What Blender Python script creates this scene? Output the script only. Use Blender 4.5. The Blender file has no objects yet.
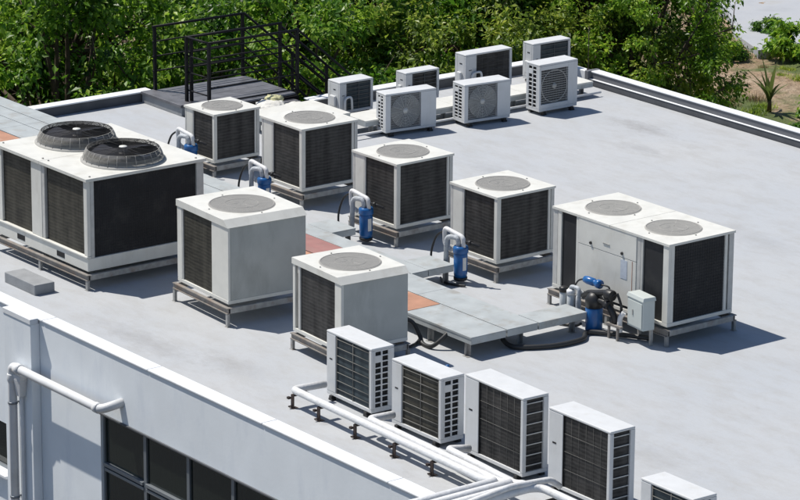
import bpy, bmesh, math, random
from mathutils import Vector, Matrix, noise
PI = math.pi
S = bpy.context.scene
C = S.collection

# ------------------------------------------------------------------ camera
cd = bpy.data.cameras.new('camera')
cam = bpy.data.objects.new('camera', cd); C.objects.link(cam)
Rv = Vector((0.59985118, 0.8000829, 0.00677618)); Uv = Vector((-0.22802506, 0.16282857, 0.95994345))
Bv = Vector((0.76693098, -0.57736835, 0.28011186))
m = Matrix((Rv, Uv, Bv)).transposed().to_4x4(); m.translation = Vector((38.0, -26.0, 15.26))
cam.matrix_world = m
cd.sensor_width = 36; cd.lens = 157.33; cd.clip_start = 1; cd.clip_end = 6000
S.camera = cam
S.render.resolution_x = 1024; S.render.resolution_y = 640

# ------------------------------------------------------------------ sky, sun, exposure
SUN = Vector((-0.74, -0.385, 1.507)).normalized()          # towards the sun
W = bpy.data.worlds.new('World'); S.world = W; W.use_nodes = True
nt = W.node_tree
sky = nt.nodes.new('ShaderNodeTexSky'); sky.sky_type = 'NISHITA'; sky.sun_disc = False
sky.sun_elevation = math.asin(SUN.z)
sky.sun_rotation = math.atan2(SUN.x, SUN.y)
sky.air_density = 1.0; sky.dust_density = 0.6; sky.ozone_density = 3.5
bg = nt.nodes['Background']; bg.inputs['Strength'].default_value = 0.082
nt.links.new(sky.outputs[0], bg.inputs['Color'])
ld = bpy.data.lights.new('sun', 'SUN'); ld.energy = 4.6; ld.angle = math.radians(0.53); ld.color = (1.0, 0.95, 0.87)
sun = bpy.data.objects.new('sun', ld); C.objects.link(sun)
sun.rotation_euler = SUN.to_track_quat('Z', 'Y').to_euler()
sun.location = (0, 0, 30)
S.view_settings.view_transform = 'Standard'; S.view_settings.look = 'None'
S.view_settings.gamma = 1; S.view_settings.use_curve_mapping = False
S.view_settings.exposure = 0.17
S.render.engine = 'CYCLES'
S.cycles.max_bounces = 6; S.cycles.transmission_bounces = 4; S.cycles.transparent_max_bounces = 6

# ------------------------------------------------------------------ materials
def mat(name, col, rough=0.6, metal=0.0, var=0.0, scale=3.0, spec=0.5, bump=0.0, bscale=40.0, dirt=None, dscale=1.5, damt=0.3, dstretch=(1, 1, 1)):
    M = bpy.data.materials.new(name); M.use_nodes = True
    n = M.node_tree.nodes; l = M.node_tree.links; b = n['Principled BSDF']
    b.inputs['Base Color'].default_value = (*col, 1); b.inputs['Roughness'].default_value = rough
    b.inputs['Metallic'].default_value = metal; b.inputs['Specular IOR Level'].default_value = spec
    tc = n.new('ShaderNodeTexCoord')
    geo = n.new('ShaderNodeNewGeometry')
    src = geo.outputs['Position']
    cur = None
    if var:
        t = n.new('ShaderNodeTexNoise'); t.inputs['Scale'].default_value = scale; t.inputs['Detail'].default_value = 6
        l.new(src, t.inputs['Vector'])
        r = n.new('ShaderNodeMapRange'); r.inputs[1].default_value = .3; r.inputs[2].default_value = .7
        r.inputs[3].default_value = 1 - var; r.inputs[4].default_value = 1 + var * .6
        l.new(t.outputs[0], r.inputs[0])
        mx = n.new('ShaderNodeMix'); mx.data_type = 'RGBA'; mx.blend_type = 'MULTIPLY'; mx.inputs[0].default_value = 1
        mx.inputs[6].default_value = (*col, 1); l.new(r.outputs[0], mx.inputs[7]); cur = mx.outputs[2]
    if dirt:
        mp = n.new('ShaderNodeMapping'); mp.inputs['Scale'].default_value = dstretch; l.new(src, mp.inputs[0])
        t = n.new('ShaderNodeTexNoise'); t.inputs['Scale'].default_value = dscale; t.inputs['Detail'].default_value = 8; t.inputs['Roughness'].default_value = .65
        l.new(mp.outputs[0], t.inputs['Vector'])
        r = n.new('ShaderNodeMapRange'); r.inputs[1].default_value = .52; r.inputs[2].default_value = .72; r.inputs[4].default_value = damt
        l.new(t.outputs[0], r.inputs[0])
        mx = n.new('ShaderNodeMix'); mx.data_type = 'RGBA'
        l.new(r.outputs[0], mx.inputs[0])
        if cur: l.new(cur, mx.inputs[6])
        else: mx.inputs[6].default_value = (*col, 1)
        mx.inputs[7].default_value = (*dirt, 1); cur = mx.outputs[2]
    if cur: l.new(cur, b.inputs['Base Color'])
    if bump:
        t = n.new('ShaderNodeTexNoise'); t.inputs['Scale'].default_value = bscale; t.inputs['Detail'].default_value = 5
        l.new(src, t.inputs['Vector'])
        bp = n.new('ShaderNodeBump'); bp.inputs['Strength'].default_value = bump; bp.inputs['Distance'].default_value = .02
        l.new(t.outputs[0], bp.inputs['Height']); l.new(bp.outputs[0], b.inputs['Normal'])
    return M

def coil_mat(name, a, bcol, bands=9.0):
    """finned coil: dark fins with rows of tube bends and uneven dust columns"""
    M = bpy.data.materials.new(name); M.use_nodes = True
    n = M.node_tree.nodes; l = M.node_tree.links; b = n['Principled BSDF']
    b.inputs['Roughness'].default_value = .55; b.inputs['Metallic'].default_value = 0.0; b.inputs['Specular IOR Level'].default_value = .25
    geo = n.new('ShaderNodeNewGeometry')
    def noise_(sc, scale, det=4):
        mp = n.new('ShaderNodeMapping'); mp.inputs['Scale'].default_value = sc; l.new(geo.outputs['Position'], mp.inputs[0])
        t = n.new('ShaderNodeTexNoise'); t.inputs['Scale'].default_value = scale; t.inputs['Detail'].default_value = det
        l.new(mp.outputs[0], t.inputs['Vector']); return t.outputs[0]
    n1 = noise_((1, 1, .12), 7.0)         # vertical columns of dust
    n2 = noise_((.35, .35, 1), 18.0, 3)   # wavy rows
    wv = n.new('ShaderNodeTexWave'); wv.wave_type = 'BANDS'; wv.bands_direction = 'Z'
    wv.inputs['Scale'].default_value = bands / 2; wv.inputs['Distortion'].default_value = 2.2; wv.inputs['Detail'].default_value = 2
    l.new(geo.outputs['Position'], wv.inputs['Vector'])
    ad = n.new('ShaderNodeMath'); ad.operation = 'MULTIPLY_ADD'; l.new(wv.outputs[1], ad.inputs[0]); ad.inputs[1].default_value = .22; l.new(n1, ad.inputs[2])
    a2 = n.new('ShaderNodeMath'); a2.operation = 'MULTIPLY_ADD'; l.new(n2, a2.inputs[0]); a2.inputs[1].default_value = .6; l.new(ad.outputs[0], a2.inputs[2])
    r = n.new('ShaderNodeMapRange'); r.inputs[1].default_value = .62; r.inputs[2].default_value = 1.22; l.new(a2.outputs[0], r.inputs[0])
    mx = n.new('ShaderNodeMix'); mx.data_type = 'RGBA'; l.new(r.outputs[0], mx.inputs[0])
    mx.inputs[6].default_value = (*a, 1); mx.inputs[7].default_value = (*bcol, 1)
    l.new(mx.outputs[2], b.inputs['Base Color'])
    bp = n.new('ShaderNodeBump'); bp.inputs['Strength'].default_value = .5; bp.inputs['Distance'].default_value = .01
    l.new(a2.outputs[0], bp.inputs['Height']); l.new(bp.outputs[0], b.inputs['Normal'])
    return M

def roof_mat():
    M = bpy.data.materials.new('roof_coating'); M.use_nodes = True
    n = M.node_tree.nodes; l = M.node_tree.links; b = n['Principled BSDF']
    b.inputs['Roughness'].default_value = .75; b.inputs['Specular IOR Level'].default_value = .3
    geo = n.new('ShaderNodeNewGeometry')
    def nz(sc, det, st=(1, 1, 1), rough=.6):
        mp = n.new('ShaderNodeMapping'); mp.inputs['Scale'].default_value = st; l.new(geo.outputs['Position'], mp.inputs[0])
        t = n.new('ShaderNodeTexNoise'); t.inputs['Scale'].default_value = sc; t.inputs['Detail'].default_value = det; t.inputs['Roughness'].default_value = rough
        l.new(mp.outputs[0], t.inputs['Vector']); return t.outputs[0]
    def rng(x, a, b_, c=0., d=1.):
        r = n.new('ShaderNodeMapRange'); r.inputs[1].default_value = a; r.inputs[2].default_value = b_; r.inputs[3].default_value = c; r.inputs[4].default_value = d
        l.new(x, r.inputs[0]); return r.outputs[0]
    def mix(f, A, B):
        mx = n.new('ShaderNodeMix'); mx.data_type = 'RGBA'
        if isinstance(f, float): mx.inputs[0].default_value = f
        else: l.new(f, mx.inputs[0])
        for s, v in ((6, A), (7, B)):
            if isinstance(v, tuple): mx.inputs[s].default_value = (*v, 1)
            else: l.new(v, mx.inputs[s])
        return mx.outputs[2]
    c = mix(rng(nz(.28, 7), .35, .65), (.40, .424, .455), (.437, .449, .462))
    c = mix(rng(nz(1.3, 8, (1, 2.2, 1), .7), .45, .8, 0, .7), c, (.33, .325, .315))
    c = mix(rng(nz(.62, 9, (1, 1.6, 1), .72), .63, .72, 0, .42), c, (.24, .235, .235))
    c = mix(rng(nz(9, 6, (1, 1, 1), .7), .5, .8, 0, .3), c, (.36, .35, .33))
    # a few separate stains left by water and feet
    for (sx, sy, rx, ry, am) in ((-7.5, 13.6, 1.1, .35, .55), (-6.4, 12.6, .8, .3, .35), (-1.0, 10.4, 1.5, .5, .22), (3.2, 9.6, 1.4, .6, .2), (8.4, 4.2, 1.8, .7, .25), (-2.2, -.3, 1.6, .35, .4), (-.5, .1, 1.0, .4, .35), (5.8, 2.4, 1.2, .5, .22), (-9.6, 3.2, 1.2, .8, .3), (2.4, 12.6, .5, .2, .4), (-3.6, 8.2, 1.6, .5, .25), (-6.6, 9.6, 1.2, .3, .3)):
        vm = n.new('ShaderNodeMapping'); vm.inputs['Location'].default_value = (-sx / rx, -sy / ry, 0); vm.inputs['Scale'].default_value = (1 / rx, 1 / ry, 0); l.new(geo.outputs['Position'], vm.inputs[0])
        le = n.new('ShaderNodeVectorMath'); le.operation = 'LENGTH'; l.new(vm.outputs[0], le.inputs[0])
        sm = n.new('ShaderNodeMath'); sm.operation = 'MULTIPLY_ADD'; l.new(nz(3.2, 8, (1, 1.8, 1), .75), sm.inputs[0]); sm.inputs[1].default_value = 2.4; l.new(le.outputs['Value'], sm.inputs[2])
        c = mix(rng(sm.outputs[0], 1.25, 2.1, am, 0.), c, (.22, .215, .215))
    c = mix(rng(nz(60, 2), .35, .75, 0, .22), c, (.36, .36, .36))
    l.new(c, b.inputs['Base Color'])
    bp = n.new('ShaderNodeBump'); bp.inputs['Strength'].default_value = .35; bp.inputs['Distance'].default_value = .01
    l.new(nz(14, 8), bp.inputs['Height']); l.new(bp.outputs[0], b.inputs['Normal'])
    return M

def leaf_mat(name, c1, c2, c3):
    M = bpy.data.materials.new(name); M.use_nodes = True
    n = M.node_tree.nodes; l = M.node_tree.links; b = n['Principled BSDF']
    geo = n.new('ShaderNodeNewGeometry')
    cr = n.new('ShaderNodeValToRGB'); e = cr.color_ramp.elements
    e[0].position = 0; e[0].color = (*c1, 1); e[1].position = 1; e[1].color = (*c3, 1)
    q = e.new(.48); q.color = (*c2, 1)
    t = n.new('ShaderNodeTexNoise'); t.inputs['Scale'].default_value = .55; t.inputs['Detail'].default_value = 2
    l.new(geo.outputs['Position'], t.inputs['Vector'])
    ad = n.new('ShaderNodeMath'); ad.operation = 'MULTIPLY_ADD'; l.new(geo.outputs['Random Per Island'], ad.inputs[0]); ad.inputs[1].default_value = .62
    sb = n.new('ShaderNodeMapRange'); sb.inputs[1].default_value = .35; sb.inputs[2].default_value = .7; sb.inputs[3].default_value = -.1; sb.inputs[4].default_value = .45
    l.new(t.outputs[0], sb.inputs[0]); l.new(sb.outputs[0], ad.inputs[2])
    l.new(ad.outputs[0], cr.inputs[0])
    l.new(cr.outputs[0], b.inputs['Base Color'])
    b.inputs['Roughness'].default_value = .42; b.inputs['Specular IOR Level'].default_value = .5
    tr = n.new('ShaderNodeBsdfTranslucent'); l.new(cr.outputs[0], tr.inputs[0])
    ms = n.new('ShaderNodeMixShader'); ms.inputs[0].default_value = .55
    l.new(b.outputs[0], ms.inputs[1]); l.new(tr.outputs[0], ms.inputs[2]); l.new(ms.outputs[0], n['Material Output'].inputs[0])
    return M

def ground_mat():
    M = bpy.data.materials.new('dry_ground'); M.use_nodes = True
    n = M.node_tree.nodes; l = M.node_tree.links; b = n['Principled BSDF']
    b.inputs['Roughness'].default_value = .95
    geo = n.new('ShaderNodeNewGeometry')
    def nz(sc, det, rough=.6):
        t = n.new('ShaderNodeTexNoise'); t.inputs['Scale'].default_value = sc; t.inputs['Detail'].default_value = det; t.inputs['Roughness'].default_value = rough
        l.new(geo.outputs['Position'], t.inputs['Vector']); return t.outputs[0]
    def rng(x, a, b_, c=0., d=1.):
        r = n.new('ShaderNodeMapRange'); r.inputs[1].default_value = a; r.inputs[2].default_value = b_; r.inputs[3].default_value = c; r.inputs[4].default_value = d
        l.new(x, r.inputs[0]); return r.outputs[0]
    def mix(f, A, B):
        mx = n.new('ShaderNodeMix'); mx.data_type = 'RGBA'; l.new(f, mx.inputs[0])
        for s, v in ((6, A), (7, B)):
            if isinstance(v, tuple): mx.inputs[s].default_value = (*v, 1)
            else: l.new(v, mx.inputs[s])
        return mx.outputs[2]
    c = mix(rng(nz(.9, 8), .38, .62), (.42, .29, .18), (.52, .40, .28))
    c = mix(rng(nz(5, 8, .7), .45, .62, 0, .7), c, (.20, .125, .07))
    c = mix(rng(nz(.33, 6), .52, .60), c, (.12, .16, .045))
    c = mix(rng(nz(14, 6, .8), .5, .7, 0, .6), c, (.12, .09, .05))
    l.new(c, b.inputs['Base Color'])
    bp = n.new('ShaderNodeBump'); bp.inputs['Strength'].default_value = 1; bp.inputs['Distance'].default_value = .25
    l.new(nz(2.5, 10, .7), bp.inputs['Height']); l.new(bp.outputs[0], b.inputs['Normal'])
    return M

M = dict(
    ivory=mat('ivory_paint', (.655, .65, .605), .5, var=.07, scale=4, dirt=(.42, .39, .32), dscale=4, damt=.35, dstretch=(1, 1, .4)),
    white=mat('white_paint', (.61, .62, .625), .45, var=.05, scale=6, dirt=(.47, .45, .40), dscale=6, damt=.3, dstretch=(1, 1, .3)),
    grey=mat('grey_panel', (.41, .425, .405), .5, var=.08, scale=3, dirt=(.26, .265, .25), dscale=2.5, damt=.6, dstretch=(1, 1, .35)),
    post=mat('grey_post', (.50, .50, .48), .5, var=.12, scale=9),
    steel=mat('galvanised_steel', (.36, .36, .35), .55, .3, var=.25, scale=12, dirt=(.20, .13, .08), dscale=7, damt=.6),
    rail=mat('weathered_frame', (.26, .24, .22), .65, .2, var=.3, scale=10, dirt=(.20, .12, .07), dscale=5, damt=.7),
    brown=mat('rusted_steel', (.045, .03, .026), .8, .1, var=.4, scale=14),
    tray=mat('tray_metal', (.42, .45, .455), .55, .15, var=.14, scale=3, dirt=(.29, .26, .22), dscale=3.5, damt=.65),
    rust=mat('rust_orange', (.42, .22, .145), .85, var=.2, scale=3, dirt=(.50, .42, .34), dscale=1.5, damt=1.0),
    redlid=mat('faded_red_primer', (.33, .16, .145), .7, var=.15, scale=4, dirt=(.3, .2, .17), dscale=5, damt=.6),
    coil=coil_mat('dark_coil', (.010, .010, .0105), (.060, .058, .056), 12),
    coilgreen=coil_mat('olive_coil', (.018, .017, .014), (.070, .066, .052), 12),
    coilblue=coil_mat('blue_coil', (.018, .028, .035), (.06, .08, .09), 7),
    mesh=mat('black_mesh', (.013, .014, .017), .7, var=.35, scale=3, dirt=(.07, .065, .055), dscale=3, damt=.35),
    black=mat('black_plastic', (.015, .015, .016), .45, var=.2),
    hose=mat('black_rubber', (.022, .023, .024), .5, var=.2),
    dark=mat('dark_interior', (.012, .012, .013), .8),
    fan=mat('fan_blade', (.022, .022, .030), .45, var=.3, scale=8),
    wire=mat('guard_wire', (.325, .32, .305), .8),
    guardpale=mat('guard_wire_pale', (.36, .355, .335), .8),
    blue=mat('blue_plastic', (.012, .11, .33), .3, var=.2, scale=9, dirt=(.05, .10, .2), dscale=10, damt=.5),
    paper=mat('white_label', (.68, .68, .66), .6, var=.1, scale=20),
    bluepaper=mat('pale_blue_label', (.5, .55, .62), .5, var=.1, scale=20),
    gridwire=mat('grid_wire', (.15, .147, .138), .7),
    boxgrey=mat('box_grey', (.50, .54, .52), .5, var=.06, dirt=(.4, .42, .4), dscale=6, damt=.4),
    insul=mat('white_insulation', (.66, .67, .68), .55, var=.1, scale=10, bump=.3, bscale=30, dirt=(.4, .38, .33), dscale=9, damt=.4),
    insulgrey=mat('grey_insulation', (.42, .45, .48), .6, var=.2, scale=14, bump=.6, bscale=35),
    clear=mat('cloudy_plastic', (.5, .53, .54), .2, var=.15, scale=9),
    roof=roof_mat(),
    wall=mat('painted_render', (.80, .84, .87), .8, var=.06, scale=1.3, bump=.05, bscale=18, dirt=(.60, .65, .72), dscale=1.6, damt=.55, dstretch=(1, 1, .3)),
    coping=mat('white_coping', (.74, .76, .78), .7, var=.06, scale=3, bump=.1, dirt=(.5, .5, .5), dscale=2.5, damt=.35),
    darkface=mat('bitumen_and_shade', (.085, .09, .10), .8, var=.2, scale=3),  # bitumen of the flashing, also painted shade on the upstands
    midface=mat('grey_upstand', (.13, .135, .15), .7, var=.12, scale=3, dirt=(.09, .09, .09), dscale=3, damt=.5),
    concrete=mat('pale_concrete', (.38, .395, .42), .9, var=.1, scale=1.2, dirt=(.33, .32, .29), dscale=1.2, damt=.6),
    block=mat('grey_block', (.27, .28, .29), .85, var=.12, scale=5, bump=.3),
    frame=mat('aluminium_frame', (.22, .24, .26), .4, .4, var=.1),
    drape=mat('green_drape', (.055, .075, .05), .9, var=.5, scale=3),
    pvc=mat('pvc_pipe', (.68, .69, .70), .4, var=.08, scale=4, dirt=(.45, .45, .44), dscale=3, damt=.4),
    blacksteel=mat('black_steel', (.008, .008, .010), .6, 0, spec=.2, var=.2),
    plate=mat('landing_plate', (.165, .165, .18), .5, .3, var=.25, scale=4, dirt=(.08, .08, .08), dscale=3, damt=.6),
    sack=mat('white_sack', (.62, .61, .57), .8, var=.2, scale=9, bump=.9, bscale=14, dirt=(.34, .31, .22), dscale=5, damt=.8),
    yellow=mat('pale_yellow_foam', (.55, .53, .30), .8, var=.3, scale=9),
    bark=mat('tree_bark', (.09, .065, .045), .9, var=.4, scale=6, bump=.6, bscale=12),
    ground=ground_mat(),
    leafA=leaf_mat('leaf_dark', (.014, .050, .006), (.10, .25, .018), (.42, .58, .06)),
    leafB=leaf_mat('leaf_mid', (.020, .062, .007), (.16, .33, .022), (.52, .66, .08)),
    leafC=leaf_mat('leaf_olive', (.026, .062, .010), (.19, .30, .026), (.56, .60, .11)),
    palm=leaf_mat('palm_leaf', (.03, .06, .012), (.09, .13, .03), (.20, .22, .07)),
    dry=leaf_mat('dry_grass', (.10, .07, .03), (.20, .14, .06), (.30, .22, .11)),
)
# window glass: dark tinted, see-through
G = bpy.data.materials.new('tinted_glass'); G.use_nodes = True
b = G.node_tree.nodes['Principled BSDF']; b.inputs['Base Color'].default_value = (.10, .13, .11, 1)
b.inputs['Transmission Weight'].default_value = .9; b.inputs['Roughness'].default_value = .04; b.inputs['IOR'].default_value = 1.45
M['glass'] = G

# ------------------------------------------------------------------ mesh builder
class MB:
    def __init__(s): s.v = []; s.f = []; s.mi = []; s.sm = []; s.cur = 0
    def add(s, vs, fs, smooth=False):
        o = len(s.v); s.v += [tuple(p) for p in vs]; s.f += [tuple(i + o for i in f) for f in fs]
        s.mi += [s.cur] * len(fs); s.sm += [smooth] * len(fs); return s
    def box(s, x0, x1, y0, y1, z0, z1):
        return s.add([(x0, y0, z0), (x1, y0, z0), (x1, y1, z0), (x0, y1, z0), (x0, y0, z1), (x1, y0, z1), (x1, y1, z1), (x0, y1, z1)],
                     [(0, 3, 2, 1), (4, 5, 6, 7), (0, 1, 5, 4), (1, 2, 6, 5), (2, 3, 7, 6), (3, 0, 4, 7)])
    def frustum(s, a, b):
        """a, b = (x0,x1,y0,y1,z)"""
        x0, x1, y0, y1, z = a; X0, X1, Y0, Y1, Z = b
        return s.add([(x0, y0, z), (x1, y0, z), (x1, y1, z), (x0, y1, z), (X0, Y0, Z), (X1, Y0, Z), (X1, Y1, Z), (X0, Y1, Z)],
                     [(0, 3, 2, 1), (4, 5, 6, 7), (0, 1, 5, 4), (1, 2, 6, 5), (2, 3, 7, 6), (3, 0, 4, 7)])
    def tube(s, pts, r, n=10, caps=True, closed=False):
        pts = [Vector(p) for p in pts]; rs = r if isinstance(r, (list, tuple)) else [r] * len(pts)
        vs = []; prev = None; k = len(pts)
        for i, p in enumerate(pts):
            if closed: t = pts[(i + 1) % k] - pts[i - 1]
            else: t = pts[min(i + 1, k - 1)] - pts[max(i - 1, 0)]
            t.normalize()
            if prev is None:
                a = Vector((0, 0, 1)) if abs(t.z) < .9 else Vector((1, 0, 0)); u = t.cross(a).normalized()
            else: u = (prev - t * prev.dot(t)).normalized()
            prev = u; w = t.cross(u)
            for j in range(n):
                an = 2 * PI * j / n; vs.append(p + (u * math.cos(an) + w * math.sin(an)) * rs[i])
        fs = []
        for i in range(k if closed else k - 1):
            i2 = (i + 1) % k
            for j in range(n): fs.append((i * n + j, i * n + (j + 1) % n, i2 * n + (j + 1) % n, i2 * n + j))
        o = len(s.v); s.add(vs, fs, True)
        if caps and not closed: s.add([], []); s.f += [tuple(o + j for j in reversed(range(n))), tuple(o + (k - 1) * n + j for j in range(n))]; s.mi += [s.cur] * 2; s.sm += [False] * 2
        return s
    def lathe(s, prof, c=(0, 0, 0), n=24, axis='z', caps=True):
        vs = []
        for r, z in prof:
            for j in range(n):
                a = 2 * PI * j / n; p = (r * math.cos(a), r * math.sin(a), z)
                if axis == 'y': p = (p[0], p[2], p[1])
                if axis == 'x': p = (p[2], p[0], p[1])
                vs.append((c[0] + p[0], c[1] + p[1], c[2] + p[2]))
        fs = []
        for i in range(len(prof) - 1):
            for j in range(n): fs.append((i * n + j, i * n + (j + 1) % n, (i + 1) * n + (j + 1) % n, (i + 1) * n + j))
        o = len(s.v); s.add(vs, fs, True)
        k = len(prof) - 1
        if not caps: return s
        if prof[0][0] > 1e-6: s.f.append(tuple(o + j for j in reversed(range(n)))); s.mi.append(s.cur); s.sm.append(False)
        if prof[k][0] > 1e-6: s.f.append(tuple(o + k * n + j for j in range(n))); s.mi.append(s.cur); s.sm.append(False)
        return s
    def ring(s, c, R, r, axis='z', n=40, k=5):
        pts = []
        for j in range(n):
            a = 2 * PI * j / n; p = (R * math.cos(a), R * math.sin(a), 0)
            if axis == 'y': p = (p[0], 0, p[1])
            pts.append((c[0] + p[0], c[1] + p[1], c[2] + p[2]))
        return s.tube(pts, r, k, closed=True)
    def build(s, name, mt, parent=None, bevel=0.0, kind=None, label=None):
        me = bpy.data.meshes.new(name); me.from_pydata(s.v, [], s.f)
        for x in (mt if isinstance(mt, (list, tuple)) else [mt]): me.materials.append(x)
        me.polygons.foreach_set('material_index', s.mi); me.polygons.foreach_set('use_smooth', s.sm)
        me.validate(); me.update()
        bm = bmesh.new(); bm.from_mesh(me); bmesh.ops.recalc_face_normals(bm, faces=bm.faces); bm.to_mesh(me); bm.free()
        o = bpy.data.objects.new(name, me); C.objects.link(o)
        if parent: o.parent = parent
        if bevel:
            b = o.modifiers.new('bevel', 'BEVEL'); b.width = bevel; b.segments = 2; b.limit_method = 'ANGLE'; b.angle_limit = .6
        if kind: o['kind'] = kind
        if label: o['label'] = label
        return o

def tag(o, label, cat, group=None, kind=None):
    o['label'] = label; o['category'] = cat
    if group: o['group'] = group
    if kind: o['kind'] = kind
    return o
def thing(name, loc, rz, label, cat, group=None):
    o = bpy.data.objects.new(name, None); C.objects.link(o); o.empty_display_size = .2
    o.location = loc; o.rotation_euler = (0, 0, rz); return tag(o, label, cat, group)
def copy_tree(o, parent=None):
    kids = [c for c in list(C.objects) if c.parent == o]
    c = o.copy(); C.objects.link(c)
    if parent: c.parent = parent
    for k in kids: copy_tree(k, c)
    return c
def smooth_path(pts, n=8):
    P = [Vector(p) for p in pts]; out = []
    for i in range(len(P) - 1):
        a, b_, c, d = P[max(i - 1, 0)], P[i], P[i + 1], P[min(i + 2, len(P) - 1)]
        for j in range(n):
            t = j / n
            out.append(.5 * ((2 * b_) + (c - a) * t + (2 * a - 5 * b_ + 4 * c - d) * t * t + (3 * b_ - a - 3 * c + d) * t ** 3))
    out.append(P[-1]); return out
def bend_path(pts, rad=.08, n=5):
    """polyline with rounded corners"""
    P = [Vector(p) for p in pts]; out = [P[0]]
    for i in range(1, len(P) - 1):
        a = P[i] + (P[i - 1] - P[i]).normalized() * min(rad, (P[i - 1] - P[i]).length * .49)
        c = P[i] + (P[i + 1] - P[i]).normalized() * min(rad, (P[i + 1] - P[i]).length * .49)
        for j in range(n + 1):
            t = j / n; out.append(a * (1 - t) ** 2 + P[i] * 2 * t * (1 - t) + c * t * t)
    out.append(P[-1]); return out
random.seed(7)

# ================================================================== GROUND
g = MB()
NX = 90
def gz(x, y):
    d = max(0, min(1, (-x - 20) / 12))
    return -7.0 + d * (.35 * noise.noise(Vector((x * .35, y * .35, 0))) + .12 * noise.noise(Vector((x * 1.3, y * 1.3, 3))))
gx = [-2500, -700, -200, -90] + [-60 + i * .6 for i in range(NX)] + [0, 30, 90, 300, 900, 2500]
gy = [-2500, -700, -200, -60, -20, 0, 12] + [20 + i * .6 for i in range(70)] + [80, 140, 400, 1200, 3000]
g.add([(x, y, gz(x, y) if (-60 < x < -7 and 20 < y < 62) else -7.0) for y in gy for x in gx],
      [(j * len(gx) + i, j * len(gx) + i + 1, (j + 1) * len(gx) + i + 1, (j + 1) * len(gx) + i) for j in range(len(gy) - 1) for i in range(len(gx) - 1)], True)
g.build('ground', M['ground'], kind='structure')

# pale concrete yard beyond the bare soil
g = MB()
g.add([(-33.9, 45.6, -6.80), (-32.0, 43.4, -6.80), (-31.9, 41.0, -6.80), (-32.6, 39.7, -6.80), (-34.6, 40.6, -6.80), (-36.6, 42.2, -6.80), (-38.6, 43.2, -6.80), (-48, 46, -6.80), (-60, 70, -6.80), (-30, 70, -6.80), (-22, 52, -6.80),
       ], [tuple(range(11))])
vs = list(g.v); n_ = len(vs)
g.add([(x, y, -7.6) for x, y, z in vs], [tuple(reversed(range(n_)))])
for i in range(n_): g.f.append((i, (i + 1) % n_, (i + 1) % n_ + n_, i + n_)); g.mi.append(0); g.sm.append(False)
g.build('road', M['concrete'], kind='structure')

g = MB(); g.box(-40, 60, -40, -3, -7.2, -6.98); g.build('reflection_darkener', M['hose'], kind='structure')  # dark slab added out of view to darken the window reflections
# ================================================================== BUILDING
B = thing('building', (0, 0, -7), 0, 'pale blue-grey building whose flat roof carries all the machines', 'building')
def bl(mb, *a, **k):
    mb.v = [(x, y, z + 7) for x, y, z in mb.v]; return mb.build(*a, **k)
# roof deck with access corner cut out
m_ = MB()
m_.box(-12.0, 15.9, -1.08, 14.88, -.3, 0)
m_.box(-14.28, -12.0, -1.08, 7.42, -.3, 0)
bl(m_, 'roof', M['roof'], B)
# copings: front, left-back, notch, back, right
m_ = MB()
for k in range(11): m_.box(-14.42 + k * 2.77, -14.42 + (k + 1) * 2.77 - .006, -1.30, -1.05, .165, .20)
m_.box(-14.42, -14.17, -1.047, 7.62, .172, .20)
m_.box(-12.12, -11.86, 9.52, 14.86, .172, .20)
bl(m_, 'coping', M['coping'], B, bevel=.012)
m_ = MB(); m_.box(-10.5, 16.1, 14.93, 15.13, .238, .265); bl(m_, 'coping', M['coping'], B, bevel=.01)
# concrete kerb at the back corner, before the right parapet starts
m_ = MB(); m_.box(-11.857, -10.62, 14.97, 15.13, -.3, .22); bl(m_, 'corner_kerb', M['coping'], B, bevel=.01)
m_ = MB()   # inner upstands, their shade put into the dark colour
m_.box(-14.40, -14.20, -1.05, 7.60, -.3, .171)
m_.box(-12.10, -11.89, 9.54, 14.86, -.3, .171)
m_.box(-14.165, -12.0, 7.40, 7.52, -.3, .0)
m_.box(-12.10, -12.0, 7.52, 9.54, -.3, .06)
bl(m_, 'upstand', M['darkface'], B)
m_ = MB(); m_.box(-14.165, -12.86, 7.38, 7.56, .0, .16); bl(m_, 'upstand', M['block'], B, bevel=.008)
m_ = MB(); m_.box(-14.165, -12.84, 7.35, 7.62, .163, .215); bl(m_, 'step_cap', M['plate'], B, bevel=.008)
m_ = MB(); m_.box(-10.5, 16.0, 14.945, 15.1, .0, .236); bl(m_, 'upstand', M['midface'], B)
m_ = MB(); m_.box(-10.5, 16.0, 14.90, 14.943, -.02, .115); bl(m_, 'flashing', M['darkface'], B)
m_ = MB(); m_.box(-10.5, 16.0, 14.892, 14.95, .117, .125); bl(m_, 'flashing_trim', M['coping'], B)
m_ = MB(); m_.box(-10.6, -10.5, 14.86, 15.16, -.05, .27); bl(m_, 'parapet_end', M['midface'], B, bevel=.01)
q = MB(); q.tube([(-10.74, 15.06, .22), (-10.74, 15.06, 1.05)], .008, 8); q.lathe([(.03, .221), (.03, .24), (.012, .25)], (-10.74, 15.06, 0), 10)
tag(q.build('lightning_rod', M['brown']), 'thin dark rod standing on the back corner of the roof edge', 'rod')
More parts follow.
